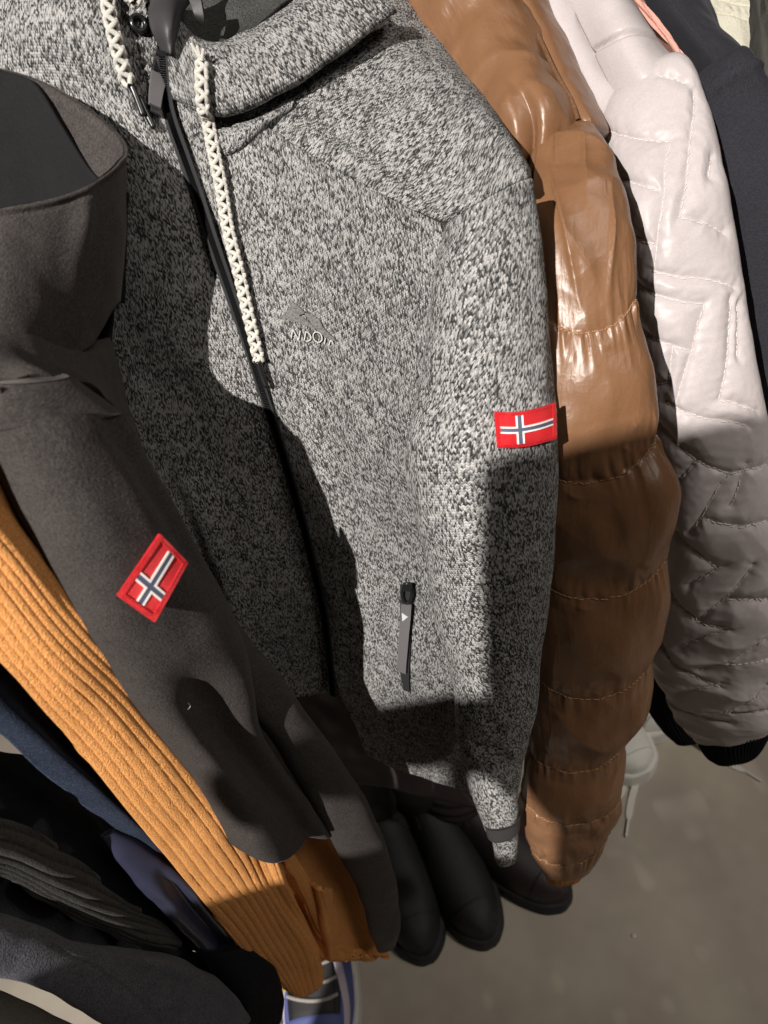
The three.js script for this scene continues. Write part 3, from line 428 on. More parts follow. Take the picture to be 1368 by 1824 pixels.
// ------------------------------------------------------------------ orange ribbed knit
{
  const knitO = thing('ribbed_dress', 'orange ribbed knit garment with a wavy hem hanging behind the charcoal sleeve', 'knitwear');
  part('body', sheet([
    [[-220, 960, .362], [-130, 880, .355], [-55, 810, .36], [60, 790, .43], [200, 800, .46]],
    [[-110, 1060, .358], [-20, 1000, .350], [30, 950, .358], [115, 960, .43], [260, 990, .455]],
    [[30, 1205, .352], [100, 1150, .342], [180, 1125, .352], [250, 1150, .395], [360, 1180, .43]],
    [[150, 1347, .350], [225, 1300, .340], [300, 1275, .352], [360, 1320, .39], [470, 1360, .425]],
    [[272, 1497, .350], [350, 1445, .342], [425, 1420, .352], [480, 1470, .385], [590, 1480, .42]],
    [[392, 1642, .350], [462, 1590, .345], [530, 1570, .354], [560, 1590, .38], [640, 1560, .41]],
    [[470, 1735, .350], [520, 1700, .348], [565, 1665, .355], [600, 1690, .37], [668, 1650, .405]],
    [[508, 1764, .350], [548, 1762, .348], [592, 1722, .352], [618, 1706, .366], [690, 1703, .40]],
  ], { nu: 520, nv: 260, thick: 0.004, relief: (u, v, U, V, P) => { const r = u * 46 + 0.5 * N(u * 5, v * 6, 3), w = Math.abs(Math.sin(Math.PI * r)); const fold = 0.009 * Math.exp(-(((u - 0.215 - 0.03 * Math.sin(v * 5)) / 0.05) ** 2)) * sstep(v, 0.05, 0.3) - 0.022 * Math.exp(-(((u - 0.295 - 0.03 * Math.sin(v * 5)) / 0.024) ** 2)) * sstep(v, 0.05, 0.3) + 0.006 * Math.exp(-(((u - 0.52 - 0.03 * Math.sin(v * 5)) / 0.05) ** 2)) - 0.006 * Math.exp(-(((u - 0.22 - 0.03 * Math.sin(v * 7)) / 0.03) ** 2)) * sstep(v, 0.2, 0.5); return 0.0015 * w ** 0.36 + fold + 0.004 * fbm(P.x * 10, P.y * 6, P.z * 10) + 0.006 * Math.sin(u * 22) * sstep(v, 0.9, 1); } }), M.orange, knitO);
  part('hem_flap', sheet([[[560, 1500, .41], [610, 1500, .415], [660, 1530, .42]], [[585, 1590, .40], [632, 1595, .405], [676, 1600, .41]], [[600, 1660, .395], [645, 1665, .40], [690, 1660, .405]], [[612, 1704, .392], [662, 1712, .397], [702, 1674, .40]]], { nu: 180, nv: 80, thick: 0.004, relief: (u, v, U, V, P) => 0.0010 * Math.abs(Math.sin(Math.PI * u * 13)) ** 0.5 + 0.004 * fbm(P.x * 20, P.y * 12, P.z * 20) }), M.orange, knitO);
  part('hem_fold', sheet([[[550, 1570, .378], [562, 1580, .360], [576, 1586, .356], [590, 1580, .366]], [[560, 1640, .374], [574, 1650, .356], [588, 1654, .353], [601, 1645, .368]], [[578, 1704, .370], [588, 1712, .355], [598, 1708, .356], [607, 1692, .368]]], { nu: 60, nv: 60, thick: 0.004, relief: (u, v, U, V, P) => 0.0014 * Math.abs(Math.sin(Math.PI * u * 4)) ** 0.55 + 0.003 * fbm(P.x * 24, P.y * 16, P.z * 24) }), M.orange, knitO);
}
// ------------------------------------------------------------------ dark garments and an added shade sheet at the lower left
{
  const b = thing('fleece_jacket', 'dark blue felted garment edge lit beside the orange ribbed knit', 'garment');
  part('body', sheet([[[-160, 1120, .385], [-60, 1100, .375], [20, 1110, .41], [90, 1120, .46]], [[-90, 1250, .378], [-10, 1215, .366], [60, 1220, .40], [130, 1230, .45]], [[0, 1306, .375], [50, 1290, .362], [110, 1310, .39], [190, 1330, .43]], [[130, 1416, .372], [165, 1395, .36], [220, 1415, .385], [290, 1430, .42]], [[240, 1510, .372], [270, 1492, .362], [320, 1520, .385], [380, 1540, .41]], [[335, 1592, .374], [365, 1580, .366], [400, 1605, .385], [450, 1640, .405]], [[410, 1684, .376], [440, 1680, .37], [470, 1705, .385], [500, 1730, .405]]], { nu: 80, nv: 160, thick: 0.004, relief: (u, v, U, V, P) => 0.005 * fbm(P.x * 12, P.y * 8, P.z * 12) }), M.blueFelt, b);
}
{
  const s = thing('satin_garment', 'near black garment with a shiny navy satin fold, above the black ribbed knit', 'garment');
  part('body', sheet([[[-140, 1300, .41], [0, 1335, .425], [60, 1350, .45]], [[-80, 1420, .395], [80, 1420, .405], [180, 1440, .44]], [[40, 1530, .385], [180, 1510, .395], [290, 1545, .43]], [[170, 1630, .38], [280, 1600, .385], [370, 1630, .42]], [[290, 1720, .378], [370, 1690, .38], [440, 1715, .41]]], { nu: 80, nv: 120, thick: 0.003, relief: (u, v, U, V, P) => 0.006 * fbm(P.x * 12, P.y * 8, P.z * 12) }), M.rib, s);
  part('satin_fold', tube([[180, 1490, 200, 1478, .372, .5], [212, 1530, 250, 1500, .368, .55], [258, 1590, 318, 1545, .364, .6], [312, 1650, 372, 1610, .362, .6], [366, 1698, 408, 1660, .362, .6], [400, 1722, 428, 1694, .362, .6], [416, 1730, 440, 1712, .362, .5]], { nu: 60, nv: 120, open: false, relief: (a, s2, U, V, P) => -0.010 * Math.exp(-(((a * 2 - 0.56) / 0.10) ** 2)) * sstep(s2, 1.2, 3) + 0.003 * fbm(P.x * 20, P.y * 14, P.z * 20) }), M.satin, s, 'shiny navy satin fold');
}
{
  const k = thing('ribbed_sweater', 'black rib knit sweater lying between the satin garment and the navy felt coat', 'sweater');
  part('body', sheet([[[-160, 1400, .37], [-120, 1470, .362], [-90, 1540, .375]], [[0, 1462, .372], [10, 1510, .362], [0, 1556, .375]], [[110, 1520, .37], [105, 1568, .360], [95, 1612, .374]], [[215, 1602, .37], [205, 1634, .362], [190, 1652, .372]], [[318, 1678, .37], [315, 1684, .366], [310, 1690, .37]]], { nu: 140, nv: 200, thick: 0.004, relief: (u, v, U, V, P) => 0.0035 * Math.abs(Math.sin(Math.PI * (u * 7 + v * 5 + 0.3 * N(u * 3, v * 4, 1)))) ** 0.6 + 0.004 * fbm(P.x * 14, P.y * 10, P.z * 14) }), M.blackKnit, k);
  part('back_panel', sheet([[[-180, 1470, .405], [0, 1535, .40], [200, 1630, .393], [330, 1690, .387], [440, 1716, .387]], [[-170, 1560, .395], [0, 1620, .39], [200, 1690, .385], [330, 1730, .38], [430, 1760, .38]], [[-170, 1700, .392], [0, 1700, .388], [200, 1750, .382], [330, 1775, .378], [425, 1806, .376]]], { nu: 60, nv: 40, relief: soft(14, 0.004) }), M.rib, k);  // dark sheet added so the gap above the felt coat reads black
  part('cuff', tube([[330, 1680, 440, 1650, .372, .6], [370, 1722, 480, 1700, .368, .62], [398, 1762, 492, 1748, .365, .62], [418, 1800, 490, 1790, .362, .62], [430, 1826, 484, 1818, .36, .6]], { nu: 160, nv: 80, relief: (a, s, U, V, P) => 0.0016 * Math.abs(Math.sin(Math.PI * a * 44)) ** 0.6 * sstep(s, 2, 2.3) + 0.003 * fbm(P.x * 16, P.y * 12, P.z * 16) }), M.rib, k);
}
{
  const c = thing('felt_coat', 'navy felt coat sleeve lying nearest the bottom left corner', 'coat');
  const st = [[-110, 1745, -60, 1610, .372, .45], [0, 1742, 50, 1645, .366, .5], [75, 1768, 150, 1672, .360, .55], [170, 1818, 250, 1690, .356, .55], [262, 1862, 335, 1712, .352, .55], [345, 1880, 400, 1755, .350, .55], [398, 1880, 432, 1800, .350, .5]];
  part('sleeve', tube(st, { nu: 110, nv: 180, open: false, relief: (a, s, U, V, P) => { const t = a * 2; return 0.005 * fbm(P.x * 11, P.y * 9, P.z * 11) - (t < 1 ? 0.0014 * Math.exp(-(((t - 0.62 + 0.12 * (s - 2)) / 0.012) ** 2)) * sstep(s, 1.3, 1.6) : 0) + (t < 1 ? 0.005 * Math.exp(-(((t - 0.8) / 0.08) ** 2)) * sstep(s, 2.5, 3.2) : 0); } }), M.navyFelt, c);
}
{
  const c = thing('floor_shade_sheet', 'added dull grey sheet standing in for shaded floor below the navy felt sleeve', 'garment');  // added sheet, its grey colour stands in for shade on the floor
  part('body', sheet([[[-140, 1716, .425], [0, 1764, .42], [75, 1796, .416], [150, 1834, .415], [190, 1856, .43]], [[-150, 1800, .415], [-10, 1830, .41], [60, 1860, .408], [130, 1880, .41], [180, 1900, .425]], [[-150, 1900, .41], [-20, 1920, .405], [50, 1940, .405], [120, 1960, .41], [170, 1980, .425]]], { nu: 50, nv: 40, thick: 0.004, relief: soft(16, 0.005) }), M.floorShadeGrey, c);
}
// ------------------------------------------------------------------ brown puffer
{
  const b = thing('puffer_jacket', 'shiny caramel brown quilted puffer jacket between the grey hoodie and the pale quilted one', 'jacket');
  const crease = (P, k, a, sx, sy) => { const n = N(P.x * k * sx + P.y * 8, P.y * k * sy, P.z * k * sx); return a * (1 - Math.abs(n) * 2.4); };
  part('front_panel', sheet([
    [[620, -60, .74], [740, -60, .70], [830, -60, .675], [904, -46, .691]],
    [[690, 50, .71], [790, 40, .665], [880, 25, .65], [957, 40, .668]],
    [[740, 140, .68], [850, 125, .625], [930, 110, .61], [1000, 130, .627]],
    [[800, 220, .65], [890, 210, .59], [960, 195, .573], [1037, 215, .593]],
    [[860, 310, .62], [920, 310, .575], [965, 285, .566], [1000, 255, .580]],
    [[880, 420, .61], [925, 420, .58], [950, 420, .575], [975, 410, .59]],
    [[890, 560, .60], [925, 560, .58], [950, 560, .575], [970, 560, .59]],
  ], { nu: 130, nv: 130, thick: 0.004, relief: (u, v, U, V, P) => 0.007 * Math.sin(Math.PI * clamp(u, 0, 1)) ** 0.7 + 0.004 * fbm(P.x * 22 + 2, P.y * 9, P.z * 22) + crease(P, 26, 0.0025, 1, 0.35) - 0.004 * Math.exp(-(((1 - u) / 0.02) ** 2)) - 0.012 * Math.exp(-(((u - 0.72 - 0.16 * (v - 0.7)) / 0.035) ** 2)) * sstep(v, 0.35, 0.55) * (1 - sstep(v, 0.8, 0.95)) }), M.brown, b);
  part('back_panel', sheet([
    [[891, -46, .688], [915, -46, .69], [945, -46, .715], [960, -46, .76]],
    [[945, 40, .664], [965, 42, .665], [990, 48, .69], [1000, 52, .74]],
    [[989, 130, .624], [1012, 140, .622], [1036, 150, .65], [1042, 156, .70]],
    [[1026, 212, .590], [1050, 213, .588], [1071, 224, .612], [1074, 230, .66]],
    [[1022, 236, .596], [1046, 232, .592], [1070, 238, .615], [1074, 244, .66]],
  ], { nu: 50, nv: 100, thick: 0.004, relief: (u, v, U, V, P) => 0.004 * Math.sin(Math.PI * u) ** 0.6 + 0.002 * fbm(P.x * 25, P.y * 12, P.z * 25) }), M.brown, b);
  part('piping', rod([[891, -46, .682], [946, 40, .657], [990, 130, .616], [1018, 180, .596], [1030, 214, .582]].map(p => at(...p)), 0.0016, 60, 8), M.brown, b);
  const st = [
    [952, 256, 1062, 214, 0.618, .35, -.006, 0], [948, 268, 1068, 222, 0.582, .42, -.008, 0], [938, 330, 1092, 296, 0.552, .56, -.012, 0], [940, 430, 1123, 398, 0.515, .62, -.014, 0], [944, 565, 1139, 532, 0.485, .62, -.014, 0], [946, 690, 1168, 655, 0.465, .64, -.014, 0], [946, 820, 1174, 772, 0.450, .62, -.014, 0], [944, 920, 1203, 870, 0.440, .64, -.014, 0],
    [942, 1012, 1190, 982, 0.432, .62, -.014, 0], [940, 1090, 1184, 1080, 0.422, .64, -.014, 0], [940, 1185, 1166, 1162, 0.412, .62, -.014, 0], [938, 1260, 1152, 1250, 0.400, .64, -.014, 0], [936, 1330, 1118, 1306, 0.390, .62, -.014, 0], [930, 1375, 1116, 1372, 0.380, .64, -.014, 0], [924, 1415, 1108, 1408, 0.372, .62, -.014, 0], [928, 1462, 1100, 1452, 0.364, .62, -.014, 0], [940, 1505, 1086, 1478, 0.356, .6, -.014, 0], [962, 1552, 1058, 1540, 0.348, .56, -.014, 0]];
  const seams = [0.8, 4, 6, 8, 10, 12, 14, 16, 17.6];
  const folds = [[.17, 2.0, .23, 3.7], [.31, 1.3, .26, 2.5], [.35, 2.5, .29, 3.7], [.12, 1.3, .11, 2.6], [.22, 1.2, .20, 2.0]]; for (let i = 1; i < 8; i++) for (let k = 0; k < 5; k++) { const a0 = 0.06 + 0.38 * rnd(), s0 = seams[i] + (rnd() < 0.5 ? 0.1 : 0.9) * (seams[i + 1] - seams[i]) * (0.8 + 0.2 * rnd()); folds.push([a0, s0, a0 + 0.09 * (rnd() - 0.5), s0 + (rnd() - 0.5) * 1.2]); }
  const foldAt = (a, s) => { let h = 0; folds.forEach(([a0, s0, a1, s1], k) => { const ax = (a1 - a0) * 0.23, sx = (s1 - s0) * 0.045, L = ax * ax + sx * sx, t = clamp(((a - a0) * 0.23 * ax + (s - s0) * 0.045 * sx) / L, 0, 1), dx = (a - a0) * 0.23 - ax * t, dy = (s - s0) * 0.045 - sx * t, d = Math.hypot(dx, dy), sd = dx * sx - dy * ax > 0 ? 1 : 0.45; h += (k < 5 ? 0.0032 : 0.0018) * Math.exp(-d / (0.0042 * sd)) * Math.sin(Math.PI * clamp(t, 0.08, 0.92)); }); return h; };
  const warp = (a, s) => a < 0.5 ? s - 0.34 * Math.sin(2 * Math.PI * a) ** 3 * sstep(s, 1.2, 3.5) : s;
  const rel = (a, s0, U, V, P) => { const s = warp(a, s0); let i = 0; while (i < seams.length - 2 && s > seams[i + 1]) i++; const x = clamp((s - seams[i]) / (seams[i + 1] - seams[i]), 0, 1), d = Math.min(x, 1 - x), span = (seams[i + 1] - seams[i]); const puff = (Math.sin(Math.PI * x)) ** 0.38; const big = i === 0 ? sstep(x, 0, 0.4) : 1;
    const gath = (i === 0 ? 0.0018 : 0.0046) * Math.exp(-d * 10) * (1 - Math.exp(-d * 60)) * (N(a * 46 + i * 7, s * 0.9, i * 3.1) + 0.6 * N(a * 88 + i * 5, s * 1.6, i * 2.3)) * (0.6 + N(a * 9, i * 4.4, 2)); const lump = 0.0045 * fbm(P.x * 14, P.y * 9 + i, P.z * 14) * Math.min(1, d * 5);
    const cr = crease(P, 17, 0.0024, 1.0, 0.45) * Math.min(1, d * 4) * (i === 0 ? 1.5 : 0.8) + crease(P, 42, 0.0007, 1.0, 0.3) * (0.4 + Math.exp(-d * 5)); return foldAt(a, s) * Math.min(1, d * 8) + 0.0028 * big * puff + gath + lump + cr - 0.004; };
  const sl = part('sleeve', tube(st, { nu: 220, nv: 520, open: true, relief: rel }), M.brown, b);
  const rings = sl.geometry.userData.rings, sv = sl.geometry.userData.s, thr = [];
  for (const s of seams.slice(1, 8)) { const at1 = i => { const t = s + 0.34 * Math.sin(2 * Math.PI * i / 220) ** 3 * sstep(s, 1.2, 3.5), j = sv.findIndex(x => x >= t); return rings[j < 0 ? rings.length - 1 : j][i]; }; for (let i = 4; i < 106; i += 3) { const p = at1(i).clone(), q = at1(i + 2).clone(); const o = EYE.clone().sub(p).normalize().multiplyScalar(0.0006); thr.push(capsuleTo(p.add(o), q.add(o), 0.00032)); } }
  part('stitching', merged(thr), M.brownThread, sl, null, 'stuff');
  part('elastic_hem', tube([[968, 1548, 1052, 1540, .368, .5], [976, 1566, 1034, 1560, .366, .5]], { nu: 80, nv: 16, relief: (a, s) => 0.0012 * Math.sin(a * 200) }), M.orange, b, 'orange elastic edge at the sleeve end');
}
// ------------------------------------------------------------------ pale quilted jacket
{
  const w = thing('quilted_jacket', 'pale lilac white quilted jacket with black ribbed cuffs, right of the brown puffer', 'jacket');
  part('front_panel', sheet([[[900, -50, .74], [960, -50, .72], [1022, -60, .726]], [[960, 50, .72], [1000, 55, .69], [1050, 56, .690]], [[1010, 140, .70], [1040, 140, .665], [1090, 134, .660]], [[1050, 225, .68], [1072, 222, .64], [1116, 176, .634]]], { nu: 50, nv: 70, thick: 0.004, relief: (u, v, U, V, P) => 0.005 * Math.sin(Math.PI * u) + 0.003 * fbm(P.x * 18, P.y * 12, P.z * 18) - 0.004 * Math.exp(-(((1 - u) / 0.03) ** 2)) }), M.white, w);
  part('shoulder_panel', sheet([
    [[960, -70, .76], [1050, -80, .76], [1120, -60, .80]],
    [[1008, -6, .715], [1075, -20, .705], [1130, 10, .735]],
    [[1042, 62, .682], [1110, 44, .67], [1172, 70, .70]],
    [[1080, 140, .656], [1140, 112, .645], [1200, 98, .668]],
    [[1106, 180, .641], [1160, 142, .634], [1212, 112, .654]],
  ], { nu: 90, nv: 90, thick: 0.005, relief: (u, v, U, V, P) => 0.007 * Math.sin(Math.PI * u) ** 0.6 * Math.sin(Math.PI * clamp(v, 0.0, 1)) ** 0.4 - 0.005 * Math.exp(-(((v - 0.70 - 0.1 * u) / 0.012) ** 2)) + 0.0025 * fbm(P.x * 16, P.y * 16, P.z * 16) }), M.white, w);
  const st = [
    [1078, 214, 1216, 108, .668, .35], [1070, 226, 1226, 112, .645, .42], [1092, 300, 1262, 218, .624, .56, -.014, 0], [1118, 400, 1286, 332, .598, .6, -.030, 0], [1132, 510, 1303, 450, .58, .6, -.030, 0], [1146, 620, 1322, 562, .562, .6, -.030, 0], [1160, 740, 1348, 680, .548, .6, -.030, 0], [1180, 830, 1362, 790, .538, .6, -.030, 0], [1188, 910, 1374, 880, .528, .6, -.030, 0],
    [1186, 1000, 1388, 985, .52, .58, -.015, 0], [1176, 1080, 1396, 1080, .512, .58], [1168, 1145, 1396, 1160, .506, .56], [1184, 1212, 1390, 1230, .50, .54], [1214, 1270, 1382, 1278, .494, .5], [1246, 1306, 1372, 1296, .49, .46]];
  // quilting lines as they run over the sleeve, turned into lengths round and along it
  const segs = []; {
    const base = tube(st, { nu: 260, nv: 460, open: false }), bu = base.attributes.uv, inv = camera.matrixWorld.clone().invert(), P2 = base.userData.rings.map(r => r.slice(0, 131).map(p => { const c = p.clone().applyMatrix4(inv); return [W / 2 - F * c.x / c.z, H / 2 + F * c.y / c.z]; }));
    const toUV = ([x, y]) => { let m = 1e9, bj = 0, bi = 0; P2.forEach((r, j) => r.forEach((q, i) => { const d = (q[0] - x) ** 2 + (q[1] - y) ** 2; if (d < m) { m = d; bj = j; bi = i; } })); return [bu.getX(bj * 261 + bi), -bu.getY(bj * 261 + bi)]; };
    for (const l of [[[1072, 226], [1194, 251]], [[1194, 255], [1183, 342], [1171, 411], [1164, 475]], [[1171, 133], [1221, 146]], [[1236, 167], [1228, 247], [1213, 384]], [[1213, 384], [1289, 411]], [[1268, 281], [1264, 312]], [[1160, 480], [1304, 513]], [[1129, 500], [1255, 538]], [[1255, 538], [1235, 620], [1205, 716]], [[1148, 591], [1198, 614], [1224, 623]], [[1198, 617], [1190, 678]], [[1152, 676], [1190, 684]], [[1186, 716], [1266, 747], [1331, 758]], [[1300, 526], [1297, 632], [1283, 712]], [[1283, 712], [1346, 731]], [[1312, 541], [1316, 632]], [[1173, 754], [1240, 819], [1300, 842], [1365, 826]], [[1240, 823], [1205, 862]], [[1300, 842], [1228, 952]], [[1329, 826], [1300, 902]], [[1258, 925], [1316, 937], [1368, 929]], [[1205, 949], [1240, 985], [1278, 1010]], [[1342, 1006], [1247, 1101]], [[1228, 1041], [1285, 1010]], [[1198, 1052], [1243, 1105], [1300, 1120]], [[1213, 1151], [1293, 1120]], [[1179, 1143], [1224, 1193], [1285, 1223]], [[1368, 1128], [1247, 1193]], [[1205, 1235], [1285, 1216]], [[1289, 1178], [1368, 1174]], [[1300, 1067], [1368, 1067]], [[1190, 1231], [1251, 1273], [1297, 1284]], [[1368, 1223], [1255, 1273]], [[1304, 1265], [1368, 1265]], [[1110, 318], [1172, 338]], [[1124, 420], [1166, 436]]]) { const k = l.map(toUV); for (let i = 0; i + 1 < k.length; i++) segs.push([...k[i], ...k[i + 1]]); }
  }
  const dist = (U, V) => { let m = 1; for (const [a, b, c, d] of segs) { const dx = c - a, dy = d - b, t = clamp(((U - a) * dx + (V - b) * dy) / (dx * dx + dy * dy), 0, 1), e = Math.hypot(U - a - t * dx, V - b - t * dy); if (e < m) m = e; } return m; };
  const rel = (a, s, U, V, P) => { const d = dist(U, V); const crush = sstep(s, 8.5, 10.5) * 0.0035 * (1 - 2 * Math.abs(N(P.x * 9 + P.y * 20, P.y * 30 - P.x * 14, P.z * 9))); return (0.0042 * (1 - Math.exp(-d / 0.0050)) - 0.0022 + 0.0009 * Math.exp(-d / 0.009) * N(U * 190, V * 190, 2) + 0.0020 * fbm(P.x * 12, P.y * 8, P.z * 12) + 0.0009 * (1 - 2.4 * Math.abs(N(P.x * 26 + P.y * 14, P.y * 9, P.z * 26))) + crush) * sstep(s, 0.5, 1.3); };
  const sl = part('sleeve', tube(st, { nu: 260, nv: 460, open: true, relief: rel }), M.white, w);
  // stitches sunk into the quilting lines
  const rings = sl.geometry.userData.rings, uvA = sl.geometry.attributes.uv, S = 261, thr = [];
  const find = (U, V) => { for (let j = 0; j < rings.length; j++) { if (-uvA.getY(j * S) >= V) { const per = uvA.getX(j * S + 260), i = Math.round(U / per * 260); return i >= 0 && i < 135 ? rings[j][i] : null; } } return null; };
  for (const [a, b, c, d] of segs) { const L = Math.hypot(c - a, d - b), n = Math.max(1, Math.round(L / 0.0042)); for (let k = 0; k < n; k++) { const p = find(lerp(a, c, (k + 0.15) / n), lerp(b, d, (k + 0.15) / n)), q = find(lerp(a, c, (k + 0.75) / n), lerp(b, d, (k + 0.75) / n)); if (p && q && p.distanceTo(q) < 0.01) { const o = EYE.clone().sub(p).normalize().multiplyScalar(0.0006); thr.push(capsuleTo(p.clone().add(o), q.clone().add(o), 0.0004)); } } }
  part('stitching', merged(thr), M.whiteThread, sl, null, 'stuff');
  const ribRel = n => (a, s, U, V, P) => 0.0013 * Math.abs(Math.sin(Math.PI * a * n)) ** 0.6 + 0.002 * fbm(P.x * 20, P.y * 20, P.z * 20);
  part('cuff', tube([[1240, 1290, 1376, 1284, .492, .44], [1248, 1316, 1368, 1306, .488, .46], [1262, 1338, 1358, 1326, .485, .46], [1276, 1350, 1348, 1340, .484, .44]], { nu: 240, nv: 40, open: true, off: 0.002, relief: ribRel(60) }), M.rib, w, 'black ribbed cuff');
  part('hem_band', tube([[1130, 1120, 1215, 1150, .545, .4], [1146, 1190, 1226, 1210, .54, .4], [1150, 1250, 1236, 1270, .535, .4], [1178, 1296, 1246, 1304, .53, .4], [1206, 1322, 1246, 1320, .527, .36]], { nu: 160, nv: 60, open: false, relief: ribRel(40) }), M.rib, w, 'black ribbed hem');
  part('label_tab', sheet([[[1356, 1262, .4905], [1385, 1256, .492]], [[1357, 1280, .4885], [1386, 1274, .49]]], { nu: 8, nv: 6, thick: 0.0012, off: 0.012 }), M.pink, w, 'small peach tab near the cuff');
}
// ------------------------------------------------------------------ garments at the upper right
{
  const p = thing('pink_top', 'pink garment edge between the pale quilted jacket and the navy coat', 'garment');
  part('body', sheet([[[1060, -60, .80], [1096, -50, .76], [1118, -50, .775]], [[1130, 20, .76], [1152, 22, .72], [1163, 30, .735]], [[1180, 90, .73], [1205, 88, .69], [1213, 98, .705]], [[1200, 160, .71], [1240, 165, .668], [1247, 172, .682]], [[1215, 240, .70], [1258, 220, .655], [1266, 226, .668]], [[1230, 330, .69], [1276, 300, .645], [1282, 306, .66]]], { nu: 40, nv: 120, thick: 0.004, relief: soft(25, 0.002) }), M.pink, p);
}
{
  const c = thing('wool_coat', 'dark navy wool coat with shoulder seam behind the pale quilted jacket', 'coat');
  part('shoulder_panel', sheet([
    [[1080, -80, .86], [1160, -70, .80], [1220, -60, .81], [1250, -40, .88]],
    [[1130, 10, .80], [1200, 10, .755], [1262, 20, .77], [1285, 45, .83]],
    [[1190, 90, .755], [1250, 80, .71], [1305, 70, .725], [1325, 90, .78]],
    [[1236, 170, .715], [1290, 132, .675], [1336, 108, .69], [1350, 118, .74]],
  ], { nu: 90, nv: 80, thick: 0.005, relief: (u, v, U, V, P) => 0.003 * fbm(P.x * 14, P.y * 14, P.z * 14) - 0.003 * Math.exp(-(((u - 0.34 - 0.1 * v) / 0.02) ** 2)) }), M.wool, c);
  part('sleeve', tube([[1230, 160, 1330, 92, .705, .4], [1228, 184, 1342, 112, .678, .5], [1235, 260, 1392, 190, .672, .6], [1262, 380, 1430, 320, .655, .62], [1280, 520, 1460, 470, .64, .62], [1295, 660, 1490, 640, .625, .6], [1310, 800, 1515, 800, .61, .6], [1320, 960, 1530, 980, .60, .6]], { nu: 90, nv: 160, relief: (a, s, U, V, P) => 0.004 * fbm(P.x * 10, P.y * 7, P.z * 10) + 0.0025 * Math.exp(-(((s - 1.12) / 0.1) ** 2)) - 0.006 * Math.exp(-(((a * 2 - 0.62) / 0.04) ** 2)) * sstep(s, 3, 5) }), M.wool, c);
}
{
  const c = thing('cream_jacket', 'cream jacket with puckered stitching in the top right corner', 'jacket');
  part('body', sheet([[[1150, -90, .98], [1260, -90, .96], [1360, -90, .96]], [[1200, 10, .94], [1280, 10, .91], [1350, 10, .92]], [[1240, 110, .90], [1310, 110, .87], [1350, 110, .88]], [[1260, 200, .87], [1330, 200, .84], [1380, 200, .85]]], { nu: 90, nv: 120, thick: 0.005, relief: (u, v, U, V, P) => { const k = x => Math.exp(-(((v - x - 0.05 * u) / 0.012) ** 2)); return 0.004 * fbm(P.x * 25, P.y * 25, P.z * 25) - 0.005 * (k(0.28) + k(0.38)) + 0.003 * (Math.exp(-(((v - 0.28) / 0.03) ** 2)) + Math.exp(-(((v - 0.38) / 0.03) ** 2))) * N(U * 160, V * 60, 1); } }), M.cream, c);
  const o = thing('olive_garment', 'dark olive grey garment at the top right edge', 'garment');
  part('body', sheet([[[1338, -90, .88], [1352, -80, .86], [1364, -90, .88]], [[1338, 10, .85], [1352, 15, .83], [1360, 14, .845]], [[1334, 50, .83], [1356, 48, .81], [1372, 36, .825]], [[1330, 130, .80], [1365, 130, .775], [1410, 130, .79]], [[1340, 260, .78], [1380, 260, .75], [1440, 260, .77]]], { nu: 50, nv: 90, thick: 0.004, relief: soft(25, 0.004) }), M.olive, o);
  const l = thing('cream_jacket', 'sliver of a second cream garment beyond the olive one at the top right edge', 'jacket');
  part('body', sheet([[[1340, -80, .97], [1400, -80, .96], [1460, -80, .97]], [[1345, 60, .93], [1400, 60, .92], [1460, 60, .93]], [[1350, 180, .90], [1420, 180, .88], [1480, 180, .89]]], { nu: 30, nv: 30, relief: soft(25, 0.003) }), M.cream, l);
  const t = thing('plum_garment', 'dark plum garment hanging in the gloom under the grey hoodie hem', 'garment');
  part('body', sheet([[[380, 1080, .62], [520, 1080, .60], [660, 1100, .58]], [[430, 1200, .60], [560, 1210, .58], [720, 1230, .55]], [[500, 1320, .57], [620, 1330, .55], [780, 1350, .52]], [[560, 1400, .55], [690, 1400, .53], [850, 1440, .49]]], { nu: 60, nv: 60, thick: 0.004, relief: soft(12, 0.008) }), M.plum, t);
  part('care_tag', sheet([[[556, 1338, .55], [578, 1318, .548]], [[564, 1346, .549], [588, 1326, .547]]], { nu: 4, nv: 4, thick: 0.0008, off: 0.02 }), M.silver, t, 'small pale tag');
}

